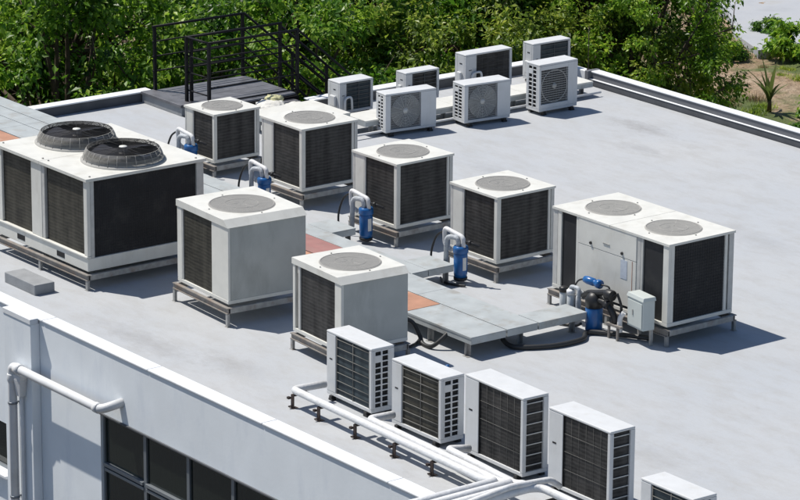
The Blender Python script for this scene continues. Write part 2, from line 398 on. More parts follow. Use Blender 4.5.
# front facade, window openings left free
m_ = MB()
Z0, Z1 = -.80, -2.78                    # window strip head and sill
m_.box(-14.40, 15.9, -1.28, -1.052, Z0, .163)
m_.box(-14.40, -6.6, -1.28, -1.052, -7, Z0)
m_.box(-6.6, -4.41, -1.28, -1.052, -1.69, Z0)
m_.box(-6.6, -4.41, -1.28, -1.052, -7, -2.47)
m_.box(-4.41, -1.84, -1.28, -1.052, -7, Z0)
m_.box(-1.84, 15.9, -1.28, -1.052, -4.4, Z1)
m_.box(-1.84, 15.9, -1.28, -1.052, -7, -6.2)
m_.box(15.7, 15.9, -1.052, 15.1, -7, -.301)
m_.box(-12.1, 15.7, 14.9, 15.1, -7, -.301)
m_.box(-12.1, -11.9, 7.6, 14.9, -7, -.301)
m_.box(-14.40, -12.1, 7.4, 7.6, -7, -.301)
m_.box(-14.40, -14.2, -1.052, 7.4, -7, -.301)
bl(m_, 'wall', M['wall'], B)
m_ = MB(); m_.box(-4.21, -3.45, -1.43, -1.283, -7, .12); bl(m_, 'pilaster', M['wall'], B, bevel=.006)
m_ = MB(); m_.box(-4.22, -3.44, -1.44, -1.303, .122, .205); bl(m_, 'pilaster_cap', M['coping'], B, bevel=.008)
# dark inside behind the glass
m_ = MB(); m_.box(-1.9, 15.6, -.45, -.42, -6.9, -.31); m_.box(-7, -4.2, -.45, -.42, -6.9, -.31)
m_.box(-7, 15.6, -1.05, -.45, -3.6, -3.5)
bl(m_, 'inner_wall', M['drape'], B)
rd = random.Random(3)
def win(x0, x1, z0, z1, transom, deep=.07):
    y = -1.28 + deep
    w = MB()
    for a, b_ in ((x0, x0 + .035), (x1 - .035, x1)): w.box(a, b_, y - .03, y + .04, z0, z1)
    w.box(x0 + .035, x1 - .035, y - .03, y + .04, z1 - .045, z1); w.box(x0 + .035, x1 - .035, y - .03, y + .04, z0, z0 + .05)
    if transom:
        t = transom; w.box(x0 + .035, x1 - .035, y - .055, y + .03, t - .025, t + .025); w.box(x0 + .035, x1 - .035, y - .04, y + .03, t - .10, t - .055)
    f = bl(w, 'window', M['frame'], B, bevel=.004)
    f.data.transform(Matrix.Translation((0, 0, 0)))
    for a, b_ in (((transom + .025, z1 - .045), (z0 + .05, transom - .10)) if transom else ((z0 + .05, z1 - .045),)):
        p = MB(); p.box(x0 + .035, x1 - .035, y, y + .008, a, b_); bl(p, 'pane', M['glass'], f)
    d = MB(); pts = []                                    # hanging drape behind the pane
    n = 26
    for i in range(n + 1):
        xx = x0 + .04 + (x1 - x0 - .08) * i / n
        pts.append((xx, y + .17 + .03 * math.sin(i * 1.9) + rd.uniform(-.015, .015)))
    d.add([(a, b_, z0 + .05) for a, b_ in pts] + [(a, b_, z1 - .03) for a, b_ in pts], [(i, i + 1, i + n + 2, i + n + 1) for i in range(n)], True)
    bl(d, 'drape', M['drape'], f)
for k in range(16):
    x0 = -1.84 + (k * 1.085 if k else 0); x1 = -1.84 + (k + 1) * 1.085
    if x1 > 15.7: break
    win(x0, x1, Z1, Z0, -1.55)
    win(x0, x1, -6.2, -4.4, -5.2)
win(-6.6, -4.41, -2.47, -1.69, None, .12)
m_ = MB(); m_.box(-6.7, -4.36, -1.38, -1.283, -2.52, -2.47); bl(m_, 'window_sill', M['coping'], B, bevel=.01)
m_ = MB(); m_.box(-1.84, 15.9, -1.31, -1.283, -.80, -.772); bl(m_, 'drip_edge', M['darkface'], B, bevel=.006)

# drain pipe on the facade
dp = thing('drain_pipe', (-3.6, -1.3, -7), 0, 'thick white PVC drain pipe running sideways along the facade, then down the pilaster', 'pipe')
def rel(mb, o):
    L = o.location; mb.v = [(x - L.x, y - L.y, z - L.z) for x, y, z in mb.v]; return mb
q = MB(); q.tube(bend_path([(-3.83, -1.53, -7), (-3.83, -1.53, -.575), (-1.42, -1.53, -.575), (-1.25, -1.25, -.47)], .09, 6), .066, 16)
rel(q, dp).build('pipe', M['pvc'], dp)
q = MB(); q.lathe([(.074, -.10), (.078, -.09), (.078, .0), (.074, .01)], (-3.83, -1.53, -.70), 16)
rel(q, dp).build('pipe_collar', M['pvc'], dp)
q = MB(); q.tube([(-3.71, -1.53, -.575), (-3.58, -1.53, -.575)], .078, 16); rel(q, dp).build('pipe_collar', M['pvc'], dp)
q = MB(); q.tube([(-1.56, -1.53, -.575), (-1.47, -1.53, -.575)], .076, 16)
rel(q, dp).build('pipe_collar', M['pvc'], dp)
for z in (-1.15, -2.6, -4.4):
    q = MB(); q.lathe([(.071, 0), (.075, .004), (.075, .03), (.071, .034)], (-3.83, -1.53, z), 16); q.box(-3.84, -3.82, -1.47, -1.43, z + .005, z + .028)
    rel(q, dp).build('pipe_clamp', M['frame'], dp)
q = MB(); q.frustum((-3.73, -3.62, -1.53, -1.432, -1.0), (-3.76, -3.57, -1.56, -1.432, -.74)); q.box(-3.76, -3.57, -1.56, -1.432, -.74, -.68)
q.tube([(-3.675, -1.48, -1.0), (-3.675, -1.48, -7)], .03, 10)
hp = rel(q, thing('rainwater_hopper', (-3.77, -1.5, -7), 0, 'white tapered rainwater box on the pilaster behind the vertical drain pipe', 'rain hopper'))
hp.build('hopper_box', M['pvc'], C.objects['rainwater_hopper'], bevel=.006)

# ================================================================== CONDENSING UNITS
def fan_guard(parent, cx, cy, R, z, mt, hub=.06):
    """flat round wire guard over a dark throat with a fan below"""
    t = MB(); t.lathe([(R - .012, z - .03), (R, z + .0), (R + .012, z + .012), (R + .02, z + .001)], (cx, cy, 0), 40, caps=False)
    g_ = t
    g_.ring((cx, cy, z + .010), R, .007, n=44, k=5); g_.ring((cx, cy, z + .011), R * .52, .004, n=36, k=4)
    p_ = .0115; k = int(R / p_)
    for i in range(-k, k + 1):
        u = i * p_; hh = math.sqrt(max(0, R * R - u * u))
        if hh < .02: continue
        g_.box(cx + u - .0027, cx + u + .0027, cy - hh, cy + hh, z + .0092, z + .0098)
        g_.box(cx - hh, cx + hh, cy + u - .0027, cy + u + .0027, z + .010, z + .0106)
    for i in range(6):
        a = PI * 2 * i / 6 + .2
        g_.tube([(cx + hub * math.cos(a), cy + hub * math.sin(a), z + .010), (cx + R * math.cos(a), cy + R * math.sin(a), z + .006)], .004, 4)
    go = g_.build('fan_guard', mt, parent)
    f = MB(); f.lathe([(0, z - .07), (.08, z - .07), (.08, z - .13)], (cx, cy, 0), 16)
    for i in range(4):
        a0 = i * PI / 2 + .3
        vs = []
        for rr in (.07, R * .92):
            for da, dz in ((-.38, .035), (0, .01), (.38, -.045)):
                vs.append((cx + rr * math.cos(a0 + da), cy + rr * math.sin(a0 + da), z - .10 + dz))
        f.add(vs, [(0, 1, 4, 3), (1, 2, 5, 4)], True)
    f.build('fan', M['fan'], go)

def lid_mesh(w, d, z, th, fans, seam=None, chamfer=0.0, over=.012):
    """lid plate with round holes at the fans"""
    l = MB(); n = 40; hw, hd = w / 2 + over, d / 2 + over
    cells = []
    xs = [-hw] + ([0] if len(fans) == 2 else []) + [hw]
    for (cx, cy, R), (xa, xb) in zip(sorted(fans), zip(xs[:-1], xs[1:])):
        ga = .004 if len(fans) == 2 and xb == 0 else 0; gb = .004 if len(fans) == 2 and xa == 0 else 0
        xa += gb; xb -= ga
        ch = chamfer
        xi = xb - ch
        # radial strip from circle to rectangle boundary
        for zz, inn in ((z + th, 1),):
            ring_i = []; ring_o = []
            angs = sorted(set([2 * PI * j / n for j in range(n)] + [math.atan2(sy - cy, sx - cx) % (2 * PI) for sx in (xa, xi) for sy in (-hd, hd)]))
            for a in angs:
                c_, s_ = math.cos(a), math.sin(a)
                t = min(((xi - cx) / c_ if c_ > 1e-9 else 1e9), ((xa - cx) / c_ if c_ < -1e-9 else 1e9), ((hd - cy) / s_ if s_ > 1e-9 else 1e9), ((-hd - cy) / s_ if s_ < -1e-9 else 1e9))
                ring_i.append((cx + R * c_, cy + R * s_, zz)); ring_o.append((cx + t * c_, cy + t * s_, zz))
            k = len(angs)
            l.add(ring_i + ring_o + [(x, y, z + th - .12) for x, y, _ in ring_i], [(i, (i + 1) % k, k + (i + 1) % k, k + i) for i in range(k)] + [(i, (i + 1) % k, 2 * k + (i + 1) % k, 2 * k + i) for i in range(k)])
        # rim
        zt, zb = z + th, z
        V = [(xa, -hd), (xi, -hd), (xi, hd), (xa, hd)]; Bt = [(xa, -hd), (xb, -hd), (xb, hd), (xa, hd)]
        l.add([(x, y, zt) for x, y in V] + [(x, y, zb + (.0)) for x, y in Bt], [(i, (i + 1) % 4, 4 + (i + 1) % 4, 4 + i) for i in range(4)])
    return l

def base_frame(root, w, d, z0, legs=4, rail_mat='rail', side_mat='steel', xo=.05):
    hw, hd = w / 2 + xo, d / 2 + xo
    zt = z0 - .035; zb = z0 - .125                         # channel section: two flanges and a recessed web
    for y0, y1, yw in ((-hd, -hd + .06, -hd + .02), (hd - .06, hd, hd - .045)):
        q = MB(); q.box(-hw, hw, y0, y1, zt - .012, zt); q.box(-hw, hw, y0, y1, zb, zb + .012); q.box(-hw, hw, yw, yw + .012, zb + .012, zt - .012)
        q.build('base_rail', M[rail_mat], root)
    for x0 in (-hw, hw - .06, *( [-.03] if legs > 4 else [])):
        q = MB(); q.box(x0, x0 + .06, -hd + .062, hd - .062, zb + .004, zt - .002)
        q.build('cross_rail', M[side_mat], root, bevel=.004)
    xs = (-hw, hw - .055) if legs == 4 else (-hw, -.03, hw - .055)
    for x in xs:
        for y in (-hd, hd - .055):
            q = MB(); q.box(x, x + .055, y + .006, y + .049, .008, zb); q.box(x - .015, x + .07, y - .005, y + .06, 0, .008)
            q.build('leg', M['steel'], root, bevel=.004)
    for x in (-w * .35, w * .35):
        for y in (-d * .38, d * .38):
            q = MB(); q.lathe([(.03, z0 - .035), (.03, z0 - .002)], (x, y, 0), 10); q.build('rubber_mount', M['black'], root)

def condenser(x, y, th, w, d, h, z0, label, front, side, fans, chamfer=0, guard='wire', lidth=.035, group=None, legs=4, coil='coil', extra=None, knobs=True, xo=.05, sidemat=None):
    """(x, y) = the casing corner nearest the camera; front = panels on the -Y face, side = panels on the +X face"""
    c, s = math.cos(th), math.sin(th)
    ox = x + (-w / 2) * c - (d / 2) * s; oy = y + (-w / 2) * s + (d / 2) * c
    t = thing('condensing_unit', (ox, oy, 0), th, label, 'air conditioner', group)
    hw, hd = w / 2, d / 2; zb, ztop = z0, z0 + h - lidth
    br = .055                                               # bottom rail height
    # frame: bottom pan, posts at the four corners
    q = MB(); q.box(-hw, hw, -hd, hd, zb, zb + br); q.build('base_pan', M['ivory'], t, bevel=.006)
    q = MB(); q.box(-hw + .05, hw - .05, -hd + .05, hd - .05, zb + br + .001, ztop - .14); q.build('inner_case', M['dark'], t)
    def face(panels, horiz, L, fixed, sgn):
        for a, b_, kind in panels:
            e = .003
            q = MB()
            za, zc = zb + br + .001, ztop - .001
            if kind == 'post': dep0, dep1, mt, nm = 0.0, .045, M['ivory'], 'corner_post'
            elif kind == 'greypost': dep0, dep1, mt, nm = .004, .045, M['post'], 'side_post'
            elif kind == 'panel': dep0, dep1, mt, nm = .004, .04, M['ivory'], 'panel'
            elif kind == 'greypanel': dep0, dep1, mt, nm = .004, .04, M['grey'], 'panel'
            elif kind == 'gap': continue
            else: dep0, dep1, mt, nm = .022, .045, M[sidemat if (sidemat and not horiz) else coil], 'coil'
            if horiz: q.box(-hw + a, -hw + b_, -hd + dep0, -hd + dep1, za, zc)
            else: q.box(hw - dep1, hw - dep0, -hd + a, -hd + b_, za, zc)
            q.build(nm, mt, t, bevel=.004 if nm != 'coil' else 0)
            if kind == 'mesh':
                q = MB(); k = int((b_ - a) / .045)
                for i in range(1, k):
                    u = a + (b_ - a) * i / k
                    if horiz: q.box(-hw + u - .0015, -hw + u + .0015, -hd + .014, -hd + .017, za, zc)
                    else: q.box(hw - .017, hw - .014, -hd + u - .0015, -hd + u + .0015, za, zc)
                k = int((zc - za) / .045)
                for i in range(1, k):
                    u = za + (zc - za) * i / k
                    if horiz: q.box(-hw + a, -hw + b_, -hd + .011, -hd + .0138, u - .0015, u + .0015)
                    else: q.box(hw - .0138, hw - .011, -hd + a, -hd + b_, u - .0015, u + .0015)
                q.build('wire_mesh', M['mesh'], t)
    face(front, True, w, -hd, -1); face([(a, b_, k) for a, b_, k in side], False, d, hw, 1)
    # unseen faces: back panel and left panel
    q = MB(); q.box(-hw + .046, hw - .046, hd - .04, hd - .004, zb + br + .001, ztop - .001); q.build('panel', M['ivory'], t)
    q = MB(); q.box(-hw + .004, -hw + .04, -hd + .07, hd - .001, zb + br + .001, ztop - .001); q.build('panel', M['ivory'], t)
    # lid, with holes for fans
    l = lid_mesh(w, d, ztop, lidth, fans, chamfer=chamfer); lid = l.build('lid', M['ivory'], t)
    for cx, cy, R in fans: fan_guard(t, cx, cy, R, z0 + h, M[guard])
    if knobs:
        q = MB()
        for cx, cy, R in fans:
            for a in (0, PI / 2, PI, 3 * PI / 2):
                rr = R * 1.13 + .02
                q.lathe([(.012, z0 + h), (.012, z0 + h + .012), (0, z0 + h + .014)], (cx + rr * math.cos(a + PI / 4 * 0), cy + rr * math.sin(a), 0), 8)
        q.build('lid_screw', M['steel'], lid)
    base_frame(t, w, d, z0, legs, xo=xo)
    if extra: extra(t, w, d, h, z0)
    return t

# --- four similar single-fan units in the middle row
A_front = [(0, .055, 'greypost'), (.058, .285, 'panel'), (.288, .325, 'greypost'), (.327, 1.05, 'coil'), (1.052, 1.124, 'post')]
A_side = [(.046, .075, 'post'), (.078, 1.01, 'coil'), (1.012, 1.05, 'post'), (1.065, 1.13, 'greypost')]
G_ = 'single-fan condensing units standing in the middle row'
gA = [(0, 0, .405)]
u6 = condenser(-3.975, 5.528, .026, 1.124, 1.13, 1.05, .277, 'square fan-topped unit in the centre with blue canister at its left corner', A_front, A_side, gA, group=G_)
def again(src, x, y, th, label, w=1.124, d=1.13):
    o = copy_tree(src); c, s = math.cos(th), math.sin(th)
    o.location = (x - w / 2 * c - d / 2 * s, y - w / 2 * s + d / 2 * c, 0); o.rotation_euler = (0, 0, th); o['label'] = label
    return o
u7 = again(u6, -1.551, 5.599, .018, 'square fan-topped unit just left of the wide unit with grey control box')
u5 = again(u6, -6.62, 5.593, .013, 'square fan-topped unit with white sheet cover right behind its lid')
sc = .84
F2 = [(a * .757 / 1 if k == 0 else a * .757, b_ * .757, kd) for k, (a, b_, kd) in enumerate(A_front)]
S2_ = [(a * .833, b_ * .833, kd) for a, b_, kd in A_side]
u4 = condenser(-9.103, 5.558, .029, .851, .941, .845, .224, 'smallest square fan-topped unit, in front of the black staircase railing', F2, S2_, [(0, 0, .335)], group=G_)

# --- two bigger single-fan units with plain grey sides
u2 = condenser(-2.077, 1.072, -.056, 1.452, 1.326, 1.251, .321,
     'tall fan-topped unit with plain grey side, directly right of the twin-fan giant',
     [(0, .13, 'post'), (.133, .16, 'greypost'), (.162, .98, 'coil'), (.983, 1.452, 'panel')], [(.046, 1.326, 'greypanel')], [(0.02, 0, .475)], chamfer=.12, lidth=.10, coil='coilgreen',
     group='single-fan units with plain grey sides', xo=.06)
u3 = condenser(.622, 1.128, -.059, 1.267, 1.111, 1.082, .28,
     'unit with plain grey side, directly behind the first small white unit',
     [(0, .06, 'post'), (.13, .19, 'greypost'), (.192, 1.10, 'coil'), (1.103, 1.267, 'post')], [(.046, 1.111, 'greypanel')], [(0.0, 0, .425)], chamfer=.10, lidth=.09, coil='coil',
     group='single-fan units with plain grey sides', xo=.03)
q = MB(); q.tube(smooth_path([(-.49, -.50, .5), (-.50, -.52, .8), (-.47, -.5, 1.1), (-.50, -.5, 1.25)]), .014, 8)
for z in (.62, .74, .86): q.lathe([(.022, -.01), (.022, .03)], (-.49, -.51, z), 8)
q.build('refrigerant_pipe', M['brown'], u3)

# --- twin unit on the right
def twin_extra(t, w, d, h, z0):
    hw, hd = w / 2, d / 2
    # big control panel: upper strip and lower door, proud of the posts
    q = MB(); q.box(-hw + .58, -hw + 1.85, -hd - .006, -hd + .03, z0 + h - .42, z0 + h - .037); q.build('upper_panel', M['ivory'], t, bevel=.005)
    q = MB(); q.box(-hw + .58, -hw + 1.85, -hd - .004, -hd + .03, z0 + .10, z0 + h - .425); q.build('lower_panel', M['ivory'], t, bevel=.005)
    for xx in (-hw + .86, -hw + 1.55):
        q = MB(); q.lathe([(.022, -.018), (.024, 0)], (xx, -hd - .006, z0 + h - .36), 12, 'y'); q.build('panel_lock', M['black'], t)
    q = MB(); q.box(-hw + 1.13, -hw + 1.27, -hd - .016, -hd - .0065, z0 + h - .31, z0 + h - .29); q.build('panel_handle', M['steel'], t, bevel=.003)
    q = MB(); q.box(-hw + 1.52, -hw + 1.66, -hd - .008, -hd - .0045, z0 + .50, z0 + .78); q.build('sticker', M['bluepaper'], t)
    q = MB(); q.box(-hw + 1.765, -hw + 1.775, -hd - .0075, -hd - .0045, z0 + .35, z0 + .80); q.build('rust_streak', M['rust'], t)
u8 = condenser(2.347, 5.608, .015, 2.539, 1.26, 1.232, .275, 'wide ivory twin-fan unit on the right with control box before it',
     [(0, .10, 'greypost'), (.11, .19, 'post'), (.192, .52, 'coil'), (.523, .575, 'post'), (.58, 1.85, 'gap'), (1.853, 1.93, 'greypost'), (1.935, 1.985, 'greypost'), (1.99, 2.40, 'coil'), (2.42, 2.539, 'post')],
     [(.046, .11, 'post'), (.112, 1.08, 'mesh'), (1.083, 1.135, 'post'), (1.17, 1.26, 'greypost')], [(-.66, 0, .40), (.66, 0, .40)], legs=6, extra=twin_extra, coil='mesh', guard='guardpale')

# --- big twin on the left with raised fan cages
def cage(parent, cx, cy, z, R=.62, Rt=.555, H=.19):
    q = MB(); q.lathe([(R + .03, z), (R + .03, z + .02), (R, z + .022), (R * .965, z + .06)], (cx, cy, 0), 48, caps=False)
    n = 26
    for i in range(n):
        a = 2 * PI * i / n; c, s = math.cos(a), math.sin(a)
        q.tube([(cx + R * c, cy + R * s, z + .02), (cx + (R * .97) * c, cy + (R * .97) * s, z + .10), (cx + Rt * c, cy + Rt * s, z + H)], .004, 4)
    for k in range(13):
        f = k / 12; q.ring((cx, cy, z + .04 + f * (H - .04)), R * .985 + (Rt - R * .985) * f ** 1.6, .0036, n=48, k=3)
    go = q.build('fan_guard', M['guardpale'], parent)
    q = MB()
    for i in range(12):
        a = 2 * PI * i / 12; c, s = math.cos(a), math.sin(a)
        q.tube([(cx + Rt * c, cy + Rt * s, z + H + .002), (cx + .08 * c, cy + .08 * s, z + H + .015)], .0035, 4)
    for k in range(4, 26): q.ring((cx, cy, z + H + .002 + .013 * (1 - k / 26)), Rt * k / 26, .0024, n=44, k=3)
    q.build('top_guard', M['dark'], go)
    q = MB(); q.lathe([(R * .90, z - .10), (R * .90, z + .10), (R * .92, z + .105)], (cx, cy, 0), 48); q.f = [f_ for f_ in q.f if len(f_) == 4]; q.mi = [0] * len(q.f); q.sm = [True] * len(q.f)
    q.build('fan_shroud', M['guardpale'], go)
    q = MB(); q.lathe([(R * .86, z + .145), (R * .86, z - .12), (0, z - .121)], (cx, cy, 0), 48, caps=False); q.build('shade_sleeve', M['black'], go)  # black sleeve added to cover the sunlit throat and darken the cage inside
    q = MB(); q.lathe([(0, z + H + .02), (.06, z + H + .018), (.064, z + H - .0)], (cx, cy, 0), 20); q.build('hub_cap', M['ivory'], go)
    f = MB(); f.lathe([(0, z + .12), (.12, z + .12), (.12, z + .03)], (cx, cy, 0), 20)
    for i in range(4):
        a0 = i * PI / 2 + .75
        vs = []
        for rr, sp in ((.11, .55), (R * .55, .62), (R * .88, .70)):
            for da, dz in ((-1, .055), (-.3, .02), (.4, -.02), (1, -.06)):
                vs.append((cx + rr * math.cos(a0 + da * sp), cy + rr * math.sin(a0 + da * sp), z + .085 + dz))
        f.add(vs, [(r_ * 4 + k, r_ * 4 + k + 1, r_ * 4 + k + 5, r_ * 4 + k + 4) for r_ in range(2) for k in range(3)], True)
    f.build('fan', M['fan'], go)

w, d, h, z0 = 2.619, 2.091, 1.439, .275
t = thing('condensing_unit', (-4.80 - w / 2, .382 + d / 2, 0), .004, 'huge ivory twin-fan unit at the left edge with two raised fan cages', 'air conditioner'); u1 = t
hw, hd = w / 2, d / 2; zt = z0 + h - .045
q = MB(); q.box(-hw, hw, -hd, hd, z0, z0 + .20); q.build('plinth', M['ivory'], t, bevel=.008)
for xx in (-hw + .70, -hw + 1.85):
    q = MB(); q.box(xx - .11, xx + .11, -hd - .004, -hd + .02, z0 + .055, z0 + .135); q.build('forklift_slot', M['dark'], t)
q = MB(); q.box(-hw - .01, hw + .006, -hd - .02, -hd + .06, z0 + .202, z0 + .235); q.build('sill_rail', M['ivory'], t, bevel=.01)
q = MB(); q.box(-hw + .06, hw - .06, -hd + .06, hd - .06, z0 + .201, zt - .14); q.build('inner_case', M['dark'], t)
zc0, zc1 = z0 + .237, zt - .001
for a, b_, nm, mt, dp0 in ((0, .16, 'corner_post', 'ivory', 0), (.163, 1.03, 'coil', 'coilgreen', .035), (1.033, 1.33, 'panel', 'ivory', 0), (1.333, 1.41, 'side_post', 'post', .005), (1.46, 2.52, 'coil', 'coilgreen', .035), (2.523, 2.619, 'corner_post', 'ivory', 0)):
    q = MB(); q.box(-hw + a, -hw + b_, -hd + dp0, -hd + .058, zc0, zc1); q.build(nm, M[mt], t, bevel=.004 if mt != 'coilgreen' else 0)
for a, b_, nm, mt, dp0 in ((.061, .125, 'corner_post', 'post', .0), (.128, 1.96, 'wire_mesh', 'mesh', .03), (1.963, 2.09, 'corner_post', 'post', 0)):
    q = MB(); q.box(hw - .058, hw - dp0, -hd + a, -hd + b_, z0 + .201, zc1); q.build(nm, M[mt], t, bevel=.004 if nm != 'wire_mesh' else 0)
q = MB()
for i in range(1, 46):
    u = .128 + 1.832 * i / 46; q.box(hw - .024, hw - .021, -hd + u - .0015, -hd + u + .0015, z0 + .21, zc1 - .01)
for i in range(1, 26):
    u = z0 + .21 + (zc1 - z0 - .22) * i / 26; q.box(hw - .0205, hw - .018, -hd + .13, -hd + 1.95, u - .0015, u + .0015)
q.build('guard_grid', M['mesh'], t)
q = MB(); q.box(-hw + .004, -hw + .05, -hd + .07, hd - .001, z0 + .201, zc1); q.box(-hw + .06, hw - .06, hd - .05, hd - .003, z0 + .201, zc1); q.build('panel', M['ivory'], t)
l = lid_mesh(w, d, zt, .045, [(-.66, .02, .58), (.66, .02, .58)], over=.03); l.build('lid', M['ivory'], t)
q = MB()
for sx in (-1.24, -.08, .08, 1.24):
    for sy in (-.95, .95): q.lathe([(.016, z0 + h), (.016, z0 + h + .014), (0, z0 + h + .016)], (sx, sy, 0), 8)
q.build('lid_screw', M['steel'], t)
cage(t, -.66, .02, z0 + h); cage(t, .66, .02, z0 + h)
base_frame(t, w, d, z0, 6, xo=.06)

# ================================================================== SPLIT UNITS
def split(loc, rz, w, d, h, label, group, style, z0=.07, cover=True, coilm='coilblue'):
    """local frame: fan face +y, coil face -y, louvred end +x, service end -x"""
    t = thing('outdoor_unit', (loc[0], loc[1], 0), rz, label, 'air conditioner', group)
    hw, hd = w / 2, d / 2; z1 = z0 + h; tall = style == 'tall'
    q = MB(); q.box(-hw, hw, -hd, hd, z1 - .035, z1); q.build('lid', M['white'], t, bevel=.012)
    q = MB(); q.box(-hw + .004, hw - .004, -hd + .004, hd - .004, z0, z0 + .05); q.build('base_pan', M['white'], t, bevel=.006)
    za, zb = z0 + .051, z1 - .036
    q = MB(); q.box(-hw + .03, hw - .05, -hd + .05, hd - .075, za, zb); q.build('inner_case', M['dark'], t)
    # coil face
    sp = -hw + w * (.235 if tall else .20)                  # service panel ends here on the coil face
    q = MB(); q.box(sp + .012, hw - .06, -hd + .022, -hd + .049, za, zb - .001); q.build('coil', M[coilm if not tall else 'coil'], t)
    q = MB(); q.box(sp - .006 if False else -hw + .002, sp, -hd + .002, -hd + .045, za, zb); q.box(-hw + .002, -hw + .03, -hd + .0452, hd - .06, za, zb)
    q.build('service_panel', M['white'], t, bevel=.008)
    q = MB(); q.box(hw - .055, hw - .002, -hd + .002, -hd + .045, za, zb); q.build('corner_post', M['white'], t, bevel=.006)
    q = MB()
    gx0, gx1 = sp + .012, hw - .058
    nh, nv = (9, 1) if tall else (7, 1)
    if not tall:
        for i in range(1, nh + 1):
            z = za + (zb - za) * (i - .35) / nh; q.tube([(gx0, -hd + .012, z), (gx1, -hd + .012, z)], .0055, 5)
        for i in (0, .5, 1): x = gx0 + .01 + (gx1 - gx0 - .02) * i; q.tube([(x, -hd + .012, za), (x, -hd + .012, zb)], .0055, 5)
        q.build('wire_guard', M['gridwire'], t)
    else:
        for i in range(1, 4):
            z = za + (zb - za) * i / 4; q.tube([(gx0, -hd + .015, z), (gx1, -hd + .015, z)], .0022, 4)
        for i in range(1, 6):
            x = gx0 + (gx1 - gx0) * i / 6; q.tube([(x, -hd + .015, za), (x, -hd + .015, zb)], .0018, 4)
        q.build('wire_guard', M['gridwire'], t)
        q = MB(); q.box(sp + .001, sp + .011, -hd + .006, -hd + .045, za, zb); q.build('coil_edge', M['black'], t)
    # louvred end (+x)
    q = MB()
    y0, y1 = -hd + .046, hd - .076
    if not tall:
        q.box(hw - .02, hw - .002, y0, y0 + .02, za, zb); q.box(hw - .02, hw - .002, y1 - .02, y1, za, zb)
        ym = (y0 + y1) / 2; q.box(hw - .02, hw - .002, ym - .010, ym + .010, za, zb)
        n = 10 if h < .95 else 11
        for i in range(n + 1):
            z = za + (zb - za) * i / n; th_ = .0075 if 0 < i < n else .018
            for a, b_ in ((y0 + .02, ym - .010), (ym + .010, y1 - .02)): q.box(hw - .019, hw - .003, a, b_, max(za, z - th_), min(zb, z + th_))
        q.box(hw - .0185, hw - .0035, y0 + .02, ym - .010, zb - (zb - za) * 1.9 / n, zb - (zb - za) * 1.1 / n)
        q.build('end_grille', M['white'], t)
        q = MB(); q.box(hw - .045, hw - .03, y0, y1, za, zb); q.build('coil', M['dark'], t)
    else:
        q.box(hw - .02, hw - .002, y0, y0 + .012, za, zb); q.box(hw - .02, hw - .002, y1 - .004, y1, za, zb)
        q.build('end_post', M['white'], t, bevel=.003)
        q = MB(); q.box(hw - .045, hw - .03, y0 + .013, y1 - .005, za, zb); q.build('coil', M['coil'], t)
        q = MB()
        for i in range(7):
            z = za + (zb - za) * (i + .6) / 7; q.box(hw - .022, hw - .012, y0 + .0125, y1 - .0045, z - .006, z + .006)
        q.build('end_bars', M['post'], t)
    # fan face (+y): front panel with recessed round grille
    cx = hw - w * .40; cz = z0 + .05 + (h - .085) / 2; R = min(w * .33, (h - .12) / 2)
    q = MB(); yf0, yf1 = hd - .075, hd - .0
    gx0_, gx1_ = cx - R - .02, cx + R + .02; gz0, gz1 = cz - R - .02, cz + R + .02
    q.box(-hw + .002, gx0_, yf0, yf1, za, zb); q.box(gx1_, hw - .002, yf0, yf1, za, zb)
    q.box(gx0_, gx1_, yf0, yf1, za, gz0); q.box(gx0_, gx1_, yf0, yf1, gz1, zb)
    q.build('front_panel', M['white'], t, bevel=.006)
    q = MB(); q.box(gx0_ + .001, gx1_ - .001, yf0 + .002, yf0 + .008, gz0 + .001, gz1 - .001); q.build('grille_back', M['fan'], t)
    q = MB()
    bars = style == 'bars'
    if not bars:
        k = 17
        for i in range(2, k + 1): q.ring((cx, yf1 - .012, cz), R * i / k, .0048, axis='y', n=36, k=4)
        for i in range(16):
            a = 2 * PI * i / 16; q.tube([(cx + .05 * math.cos(a), yf1 - .010, cz + .05 * math.sin(a)), (cx + R * math.cos(a), yf1 - .010, cz + R * math.sin(a))], .004, 4)
        for i in range(1, 24):
            u = gz0 + (gz1 - gz0) * i / 24; q.box(gx0_, gx1_, yf1 - .022, yf1 - .018, u - .0035, u + .0035)
    else:
        for i in range(1, 15):
            u = gz0 + (gz1 - gz0) * i / 15; q.box(gx0_, gx1_, yf1 - .020, yf1 - .010, u - .005, u + .005)
        for i in range(1, 18):
            u = gx0_ + (gx1_ - gx0_) * i / 18; q.box(u - .002, u + .002, yf1 - .026, yf1 - .022, gz0, gz1)
        q.ring((cx, yf1 - .012, cz), R, .009, axis='y', n=40, k=5)
    q.lathe([(.05, yf1 - .02), (.05, yf1 - .006), (0, yf1 - .004)], (cx, 0, cz), 16, 'y')
    q.build('fan_grille', M['post'] if not bars else M['guardpale'], t)
    q = MB()
    for i in range(3):
        a0 = i * 2 * PI / 3 + .4
        vs = []
        for rr in (.05, R * .88):
            for da, dy in ((-.5, .006), (0, 0), (.5, -.006)): vs.append((cx + rr * math.cos(a0 + da), yf0 + .020 + dy, cz + rr * math.sin(a0 + da)))
        q.add(vs, [(0, 1, 4, 3), (1, 2, 5, 4)], True)
    q.build('fan', M['black'], t)
    # recessed hand grip on the coil face panel and on the service end
    q = MB(); q.box(-hw + w * .07, -hw + w * .13, -hd - .001, -hd + .01, z0 + h * .56, z0 + h * .58); q.build('hand_grip', M['dark'], t)
    q = MB(); q.box(-hw - .001, -hw + .01, -.05, .02, z0 + h * .72, z0 + h * .75); q.build('hand_grip', M['dark'], t)
    if cover:
        q = MB(); q.box(-hw - .045, -hw + .001, -hd + .10, hd - .10, z0 + .12, z0 + .12 + min(.25, h * .35)); q.build('valve_cover', M['white'], t, bevel=.02)
